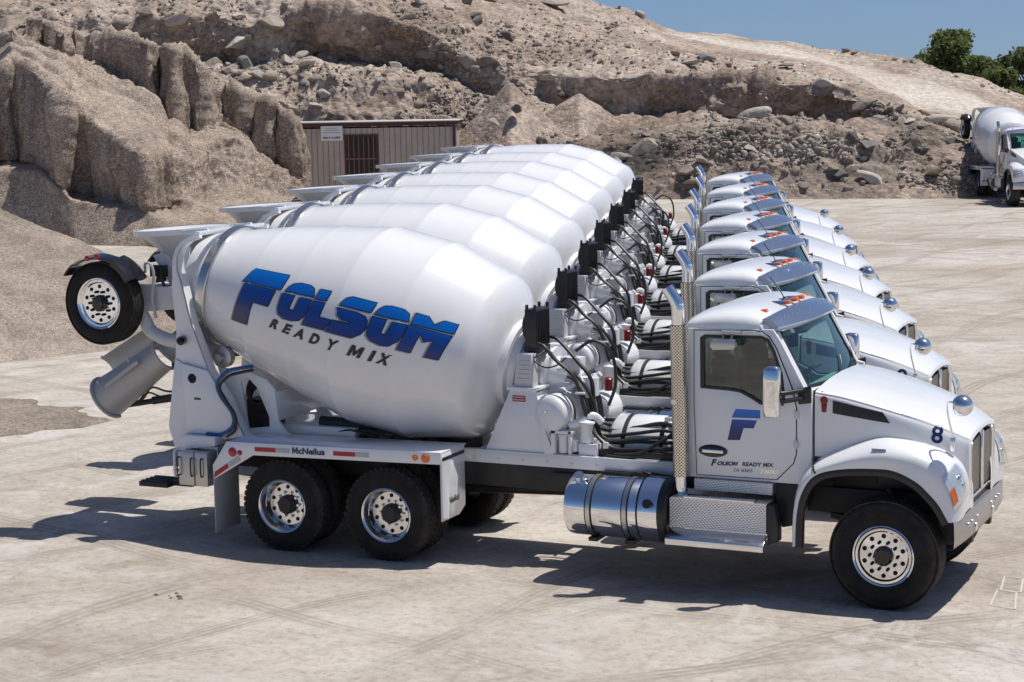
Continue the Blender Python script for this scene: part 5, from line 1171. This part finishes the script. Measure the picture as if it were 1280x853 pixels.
# loose cones of dirt tipped against the hill
def n_cone(P, a, kk, U): return a*(fbm(P/1.6, 4)*.30+fbm(P/.4, 3, .6)*.07)
for label, u0, py0, d0, spread, foot in (('tall pinkish tan dirt cone tipped against the hill, right of the office shed', 642, 100, 92.5, 95, 205), ('smaller tan dirt cone right of the tallest one, below the cut face', 727, 114, 95, 75, 175)):
    cols = []
    for t in np.linspace(-1.15, 1.15, 13):
        k = max(0, 1-abs(t)); pk = foot+(py0-foot)*k**.92
        cols.append((u0+t*spread, [(d0-5.4*k-.4, 'g' if False else foot+18, .3), (d0-2.6*k-.2, (foot+18)*.52+pk*.48, .6), (d0, pk, .5), (d0+3, pk+6, .4)]))
    o, *_ = sheet('dirt_cone', 'hill', cols, 220, 150, n_cone, smooth=3); tag(o, label, 'dirt pile')
# ------------------------------------------------------------------ rocks
def rock_mesh(i, sub_=2, flat=.7):
    bm = bmesh.new(); bmesh.ops.create_icosphere(bm, subdivisions=sub_, radius=.5); rr_ = np.random.default_rng(40+i)
    pl = [(lambda v: v/np.linalg.norm(v))(rr_.normal(size=3)) for _ in range(9)]; ds = rr_.uniform(.21, .37, 9)
    sc = np.array([rr_.uniform(.8, 1.35), rr_.uniform(.7, 1.1), rr_.uniform(.5, .85)*flat/.7])
    for v in bm.verts:
        p = np.array(v.co)
        for n_, d_ in zip(pl, ds):
            e = p@n_-d_
            if e > 0: p = p-n_*e
        v.co = Vector(p*sc)
    me = bpy.data.meshes.new('rock'); bm.to_mesh(me); bm.free(); me.set_sharp_from_angle(angle=math.radians(25)) if False else None
    return me
RM = [rock_mesh(i, 3) for i in range(8)]
def put_rock(p, size, mat, label, cat='rock', group=None, sink=.25, mesh=None, sc=(1, 1, 1), rot=None, name='boulder'):
    me = (mesh or R.choice(RM)); k = (me.name, mat)
    if k not in RC: RC[k] = me.copy(); RC[k].materials.append(M[mat])
    o = bpy.data.objects.new(name, RC[k]); COL.objects.link(o); o.location = (p[0], p[1], p[2]+size*(.28-sink)); o.scale = (size*sc[0], size*sc[1], size*sc[2])
    o.rotation_euler = rot or (R.uniform(-.5, .5), R.uniform(-.5, .5), R.uniform(0, 6.3)); tag(o, label, cat, group); return o
RC = {}
def hill_at(u, py):       # nearest visible hillside point to a picture position
    v = HP-CAM; z = v@FW; x = 640+FPX*(v@RT)/z; y = 426.5-FPX*(v@UP)/z
    s = (x-u)**2+(y-py)**2+np.where(s_front, 0, 0); i = np.unravel_index(np.argmin(s+.02*(z-80)**2), s.shape); return HP[i], z[i]
s_front = True
for u, py, w, mat, sc, label in ((862, 83, 27, 'rockpale', (1.3, .8, .55), 'flat pale slab lying alone on the slope under the haul road'),
    (799, 21, 17, 'rockpale', (1.2, .8, .7), 'pale boulder sitting on the skyline ridge'),
    (690, 8, 36, 'rock', (1.4, .9, .6), 'large dark flat boulder near the top of the hill under the skyline'),
    (634, 49, 20, 'rockdark', (1.2, .9, .9), 'dark weathered boulder on the smooth upper slope'),
    (300, 62, 50, 'rockpale', (1.1, 1, .95), 'big pale block jutting from the cut bank above the gravel stockpile'),
    (180, 18, 22, 'rock', (1.2, .9, .9), 'reddish topped block on the bank above the gullied stockpile'),
    (982, 84, 18, 'rock', (1.3, .8, .7), 'tan boulder on the edge of the bench below the haul road'),
    (685, 102, 30, 'rockpale', (1.4, .8, .7), 'pale ledge block behind the two dirt cones'),
    (1168, 222, 30, 'rockpale', (1.5, .9, .5), 'flat pale slab in the rubble left of the far mixer truck'),
    (940, 190, 22, 'rockpale', (1, 1, .8), 'pale block in the middle of the lower rubble'), (1065, 172, 20, 'rockdark', (1.2, 1, .8), 'dark lump high in the lower rubble bank'),
    (705, 122, 18, 'rockdark', (1, 1, .8), 'dark stone between the two dirt cones'), (878, 205, 24, 'rock', (1.3, .9, .7), 'brown slab leaning in the lower rubble behind the parked cabs')):
    p, z = hill_at(u, py); put_rock(p, w*z/FPX, mat, label, sc=sc, sink=.1)
p = ray(645, 139, 90.2); put_rock(p, .85, 'rockdark', 'dark angular boulder lying on the face of the tall dirt cone', sink=.2, sc=(1, 1, 1))
p = ray(617, 155, 90.0); put_rock(p, .75, 'rock', 'brown boulder low on the left face of the tall dirt cone', sink=.2)
vv = HP-CAM; zz = vv@FW; XX = 640+FPX*(vv@RT)/zz; YY = 426.5-FPX*(vv@UP)/zz
facing = ((HN*(CAM-HP)).sum(-1) > 0); HNs = HN*np.where(facing, 1, 1)[..., None]
ok = (XX > -60) & (XX < 1340) & (YY > -25) & (HA > .3) & (zz < 125)
cand = np.argwhere(ok)
grp = [('lower', 'angular tan boulder half buried in the lower rubble bank', 'boulders in the lower rubble bank'), ('upper', 'weathered tan boulder lying loose on the upper hillside', 'boulders on the upper hillside'), ('left', 'pale block of broken rock on the stepped bank above the sheds', 'blocks on the stepped bank')]
cnt = 0
for i, j in cand[NR.choice(len(cand), 1500, replace=False)]:
    if cnt >= 180: break
    x, y = XX[i, j], YY[i, j]; w = .55 if y < 60 and x > 600 else 1
    if NR.random() > w*(1.0 if HK[i] < 5.5 else .35): continue
    g_ = grp[2] if x < 590 else (grp[0] if y > 135 else grp[1])
    sz = float(np.clip(NR.lognormal(-.72, .48), .28, 1.7)); put_rock(HP[i, j], sz, R.choice(['rock', 'rock', 'rock', 'rockgrey', 'rockpale']), g_[1], group=g_[2], sc=(R.uniform(.8, 1.3), R.uniform(.7, 1.1), R.uniform(.6, 1))); cnt += 1
lr = cand[(XX[cand[:, 0], cand[:, 1]] > 640) & (XX[cand[:, 0], cand[:, 1]] < 1190) & (YY[cand[:, 0], cand[:, 1]] > 100) & (YY[cand[:, 0], cand[:, 1]] < 240)]
for i, j in lr[NR.choice(len(lr), 26, replace=False)]:
    put_rock(HP[i, j], float(R.uniform(.75, 1.55)), R.choice(['rock', 'rock', 'rockgrey', 'rockpale']), 'large broken slab among the lower rubble or under the cut face', group='large slabs in the rubble', sc=(R.uniform(1, 1.5), R.uniform(.7, 1.1), R.uniform(.5, .85)), sink=.2)
lc = cand[(XX[cand[:, 0], cand[:, 1]] > 215) & (XX[cand[:, 0], cand[:, 1]] < 600) & (YY[cand[:, 0], cand[:, 1]] > 2) & (YY[cand[:, 0], cand[:, 1]] < 148)]
for i, j in lc[NR.choice(len(lc), 75, replace=False)]:
    put_rock(HP[i, j], float(np.clip(NR.lognormal(-.45, .4), .35, 1.7)), R.choice(['rock', 'rockpale', 'rockpale']), grp[2][1], group=grp[2][2], sc=(R.uniform(.9, 1.4), R.uniform(.7, 1.1), R.uniform(.6, 1)), sink=.22)
# small rubble: one uncountable mass
def rubble(name, pts, sizes, mat, label):
    me0 = rock_mesh(77, 1); v0 = np.array([v.co for v in me0.vertices]); f0 = np.array([p.vertices for p in me0.polygons]); n = len(pts); nv0 = len(v0)
    ang = NR.uniform(0, 6.28, (n, 3)); ca, sa = np.cos(ang), np.sin(ang)
    Rz = np.zeros((n, 3, 3)); Rz[:, 0, 0] = ca[:, 0]; Rz[:, 0, 1] = -sa[:, 0]; Rz[:, 1, 0] = sa[:, 0]; Rz[:, 1, 1] = ca[:, 0]; Rz[:, 2, 2] = 1
    Rx = np.zeros((n, 3, 3)); Rx[:, 0, 0] = 1; Rx[:, 1, 1] = ca[:, 1]; Rx[:, 1, 2] = -sa[:, 1]; Rx[:, 2, 1] = sa[:, 1]; Rx[:, 2, 2] = ca[:, 1]
    sc = sizes[:, None]*NR.uniform(.65, 1.35, (n, 3)); V = np.einsum('nij,vj->nvi', Rz@Rx, v0)*1.0; V = V*sc[:, None, :]+pts[:, None, :]
    F = (f0[None]+np.arange(n)[:, None, None]*nv0).reshape(-1, 3)
    me = bpy.data.meshes.new(name); me.vertices.add(n*nv0); me.vertices.foreach_set('co', V.reshape(-1).astype(np.float32)); me.loops.add(F.size); me.loops.foreach_set('vertex_index', F.reshape(-1).astype(np.int32))
    me.polygons.add(len(F)); me.polygons.foreach_set('loop_start', np.arange(0, F.size, 3, dtype=np.int32)); me.polygons.foreach_set('loop_total', np.full(len(F), 3, np.int32)); me.update(); me.validate()
    me.materials.append(M[mat]); o = bpy.data.objects.new(name, me); COL.objects.link(o); tag(o, label, 'rubble', kind='stuff'); bpy.data.meshes.remove(me0)
wgt = np.where(HK[cand[:, 0]] < 3.2, 1.0, np.where(HK[cand[:, 0]] < 5.2, .55, .25)); wgt *= np.clip(fbm(HP[cand[:, 0], cand[:, 1]]/3.5+60, 3)*1.8+.35, .03, 1.4); wgt /= wgt.sum()
sel = cand[NR.choice(len(cand), 16000, replace=False, p=wgt)]
h1 = sel[:9500]; rubble('rubble', HP[h1[:, 0], h1[:, 1]], np.clip(NR.lognormal(-1.85, .62, len(h1)), .05, .7), 'rock', 'small broken tan rocks strewn over the hillside')
h2 = sel[9500:13000]; rubble('rubble', HP[h2[:, 0], h2[:, 1]], np.clip(NR.lognormal(-1.9, .5, len(h2)), .06, .45), 'rockgrey', 'small grey stones strewn over the hillside')
h3 = sel[13000:]; rubble('rubble', HP[h3[:, 0], h3[:, 1]], np.clip(NR.lognormal(-1.9, .45, len(h3)), .06, .45), 'rockpale', 'small pale stones strewn over the hillside')
# broken pale concrete heap in the lower rubble
pc = []
for _ in range(420):
    u = NR.normal(1000, 38); py = NR.normal(188, 10); pc.append((u, py))
pts = np.array([hill_at(u, py)[0] for u, py in pc[:260]]); rubble('rubble', pts+np.array([0, 0, .05]), np.clip(NR.lognormal(-1.5, .4, 260), .1, .5), 'rockpale', 'pale broken concrete scattered in the lower rubble')
# gravel spread on the lot
b = B(); c0 = loc(20, 31.3); rim = []
for k in range(60):
    a = 2*math.pi*k/60; r = 1+.16*math.sin(3*a+1)+.10*math.sin(7*a)+.05*math.sin(17*a+2); rim.append((c0[0]-.9+1.7*r*math.cos(a), c0[1]+1.9*r*math.sin(a)))
rows = [[(c0[0]-.9+(x-c0[0]+.9)*t, c0[1]+(y-c0[1])*t, .004+.05*(1-t)**.7) for x, y in rim+rim[:1]] for t in (1, .9, .7, .45, .2, .01)]
b.grid(rows); tag(b.done('gravel_spread', 'gravelspread'), 'thin dark gravel spread over the dirt at the left', 'gravel', kind='stuff')
# ------------------------------------------------------------------ site office
def m_siding():
    m, t, b = newmat('wood_siding'); v = objvec(t); b.inputs['Roughness'].default_value = .75
    sx = nd(t, 'ShaderNodeSeparateXYZ'); t.links.new(v, sx.inputs[0])
    f = math_(t, 'FRACT', math_(t, 'MULTIPLY', sx.outputs[0], 3.9)); g = math_(t, 'LESS_THAN', f, .10)
    c = mixc(t, .6, (.43, .375, .335), ramp(t, noise(t, v, 1.1, 5, .6), [(.3, (.8, .79, .78)), (.7, (1.15, 1.14, 1.12))]), 'MULTIPLY')
    t.links.new(mixc(t, g, c, (.13, .105, .09)), b.inputs['Base Color']); bump(t, math_(t, 'SUBTRACT', 1.0, g), .8, .03, b); return m
M['siding'] = m_siding(); M['maroon'] = simple('maroon_trim', (.075, .024, .024), .6); M['barpaint'] = simple('bar_paint', (.22, .12, .10), .6); M['roofpale'] = simple('roof_metal', (.5, .48, .45), .5); M['signwhite'] = simple('sign_white', (.72, .73, .75), .5); M['windowdark'] = simple('dark_window', (.010, .008, .009), .5)
wl = 372; dO = 90.0; pR = loc(572, dO); pL = loc(352, dO+.6); dx = pR-pL; Wd = float(np.linalg.norm(dx)); rz = math.atan2(dx[1], dx[0]); HT = ray(470, 152, dO)[2]
of = empty('site_office', tuple(pL), rz); tag(of, 'grey brown site office shed with maroon trim and a barred window, between stockpile and trucks', 'shed')
def OP(nm, mat, b, par=None, **k):
    o = b.done(nm, mat, None, **k); o.parent = par or of; return o
kx = FPX/dO
ox = lambda u: (u-352)/(572-352)*Wd
oz = lambda py: ray(470, py, dO)[2]
b = B(); b.box(0, Wd-.02, 0, 2.6, 0, HT-.3); OP('wall', 'siding', b)
b = B(); b.box(-.1, Wd+.1, -.06, 2.7, oz(158), HT-.045); OP('fascia', 'maroon', b)
b = B(); b.box(-.14, Wd+.14, -.12, 2.75, HT-.045, HT); OP('roof', 'roofpale', b, bevel=.01)
b = B(); b.box(Wd-.12, Wd+.012, -.03, .012, 0, oz(158)); OP('corner_trim', 'maroon', b)
b = B(); b.box(Wd-.018, Wd+.03, .35, .75, oz(200), oz(165)); OP('meter_box', 'roofpale', b)
b = B(); x0, x1, z0, z1 = ox(437), ox(474), oz(226), oz(171); b.box(x0-.10, x1+.10, -.05, .0, z0-.1, z1+.10); w_ = OP('window', 'maroon', b)
b = B(); b.box(x0, x1, -.062, -.045, z0, z1); OP('pane', 'windowdark', b, w_)
for i in range(6):
    b = B(); x = x0+(x1-x0)*(i+.5)/6; b.cyl((x, -.09, z0), (x, -.09, z1), .022, n=8); OP('bar', 'barpaint', b, w_)
b = B(); b.box(x0, x1, -.095, -.08, (z0+z1)/2-.03, (z0+z1)/2+.02); OP('bar', 'barpaint', b, w_)
b = B(); x0, x1, z0, z1 = ox(406), ox(433), oz(175.5), oz(157); b.box(x0, x1, -.10, -.06, z0, z1); sg = empty('office_sign', tuple(pL), rz); tag(sg, 'white notice board with phone number on the shed wall, left of its window', 'sign')
OP('board', 'signwhite', b, sg)
b = B(); put_text(b, '800-714-2907', (x1-x0)*.80, .10, lambda a, c: (x0+(x1-x0)*.1+a, -.103, z0+.09+c), bold=.04); OP('phone_number', 'textblack', b, sg, flip=False)
b = B()
for k in range(3): b.box(x0+.1+.06*k, x1-.1-.05*k, -.1025, -.1005, z0+.36+.1*k, z0+.385+.1*k)
OP('printed_lines', 'textgrey', b, sg)
# ------------------------------------------------------------------ trees beyond the hill
def m_leaf(name, a, b_):
    m, t, b = newmat(name); oi = objvec(t); c = ramp(t, noise(t, oi, .9, 4, .6), [(.3, a), (.7, b_)]); t.links.new(c, b.inputs['Base Color']); b.inputs['Roughness'].default_value = .6; tr = nd(t, 'ShaderNodeBsdfTranslucent'); t.links.new(mixc(t, 1.0, c, (1.2, 1.35, .8), 'MULTIPLY'), tr.inputs[0]); mx = nd(t, 'ShaderNodeMixShader'); mx.inputs[0].default_value = .45; t.links.new(b.outputs[0], mx.inputs[1]); t.links.new(tr.outputs[0], mx.inputs[2]); t.links.new(mx.outputs[0], t.nodes['Material Output'].inputs[0]); return m
M['leaf'] = m_leaf('dark_leaves', (.085, .115, .042), (.165, .19, .075)); M['leaf2'] = m_leaf('dry_leaves', (.05, .055, .022), (.12, .12, .05)); M['bark'] = simple('bark', (.09, .07, .05), .9)
def tree(u, top, base, wpx, d, label, mat='leaf', n=2600, lobes=9, name='tree', leaf=.27):
    p0 = ray(u, base, d); pt = ray(u, top, d); H = pt[2]-p0[2]; w = wpx*d/FPX; root = empty(name, (p0[0], p0[1], p0[2]-1.5)); tag(root, label, 'tree')
    H += 1.5; b = B(); b.tube([(0, 0, 0), (.1, 0, H*.3), (-.1, .1, H*.55), (0, 0, H*.85)], lambda t: .22*(1-t)+.04, 8)
    for k in range(6):
        a = k*1.05; b.tube([(0, 0, H*(.3+.07*k)), (math.cos(a)*w*.25, math.sin(a)*w*.25, H*(.45+.07*k)), (math.cos(a)*w*.4, math.sin(a)*w*.4, H*(.55+.06*k))], lambda t: .10*(1-t)+.02, 6)
    o = b.done('trunk', 'bark'); o.parent = root
    rg = np.random.default_rng(int(u)); ctr = []
    for k in range(lobes):
        a = rg.uniform(0, 6.28); z = rg.uniform(.35, .92); r = w*.5*(1-abs(z-.5)*1.1)*rg.uniform(.2, .8); ctr.append((r*math.cos(a), r*math.sin(a), H*z, w*rg.uniform(.16, .30)))
    ctr.append((0, 0, H*.8, w*.26))
    b = B()
    for i in range(n):
        c = ctr[rg.integers(len(ctr))]; v = rg.normal(size=3); v /= np.linalg.norm(v); rr_ = c[3]*rg.uniform(.45, 1.12); q = np.array(c[:3])+v*rr_*np.array([1, 1, .8]); q[2] = min(q[2], H*1.0)
        e1 = rg.normal(size=3); e1 /= np.linalg.norm(e1); e2 = np.cross(e1, rg.normal(size=3)); e2 /= np.linalg.norm(e2); s_ = leaf*rg.uniform(.5, 1.1)
        b.face([b.vert(q+e1*s_), b.vert(q+e2*s_*.6), b.vert(q-e1*s_), b.vert(q-e2*s_*.6)])
    o = b.done('crown', mat, None, flip=False); o.parent = root
D_ = 190
tree(1187, 38, 110, 74, D_, 'tallest dark green tree on the skyline, left of the row of trees', n=6500, lobes=16)
tree(1152, 66, 98, 40, D_+8, 'small dark bush at the left end of the tree row', n=2600, name='bush')
tree(1226, 71, 125, 66, D_-6, 'rounded green tree right of the tallest one', n=5000, lobes=12)
tree(1256, 62, 128, 36, D_+6, 'thin dry looking tree with sparse top near the right edge', 'leaf2', n=1500, lobes=7, leaf=.2)
tree(1282, 60, 140, 64, D_-4, 'dense green tree cut by the right edge', n=5500, lobes=12)
tree(1250, 88, 136, 70, D_-12, 'low green shrub in front of the right hand trees', n=6000, name='bush')
tree(1330, 70, 145, 70, D_, 'green tree just past the right edge', n=3500)
# ------------------------------------------------------------------ small things on the lot
CH1 = [(0.96, -0.63), (0.91, -0.01), (1.11, -0.04), (1.22, -0.69), (1.04, -0.66)]
CH2 = [(0.94, -0.0), (0.87, 0.57), (1.07, 0.54), (1.15, -0.02)]
M['chalk'] = simple('chalk_mark', (.53, .505, .465), .9)
b = B()
for loop in (CH1, CH2):
    for (x0, y0), (x1, y1) in zip(loop, loop[1:]+loop[:1]):
        d = np.array([x1-x0, y1-y0]); n_ = np.array([-d[1], d[0]])/np.linalg.norm(d)*.010; P4 = [np.array([x0, y0])+n_, np.array([x1, y1])+n_, np.array([x1, y1])-n_, np.array([x0, y0])-n_]
        b.face([b.vert((p[0], p[1], .004)) for p in P4])
ck = b.done('chalk_mark', 'chalk', flip=False); tag(ck, 'faint chalk outline drawn on the ground right of the front wheel', 'chalk mark')
b = B(); rr = random.Random(9)
for i in range(9):
    x, y = -7.14+rr.uniform(-.22, .22), -3.34+rr.uniform(-.10, .10); s_ = rr.uniform(.012, .035); b.hexa([(x-s_, y-s_*.6, .0), (x+s_, y-s_*.4, .0), (x+s_*.8, y+s_*.6, .0), (x-s_*.6, y+s_*.7, .0), (x-s_*.4, y-s_*.3, s_*.8), (x+s_*.5, y-s_*.2, s_*.5), (x+s_*.4, y+s_*.3, s_*.7), (x-s_*.3, y+s_*.3, s_*.6)])
tag(b.done('clod_scatter', 'rock'), 'few crumbs of broken dirt on the bare ground in the left foreground', 'dirt', kind='stuff')
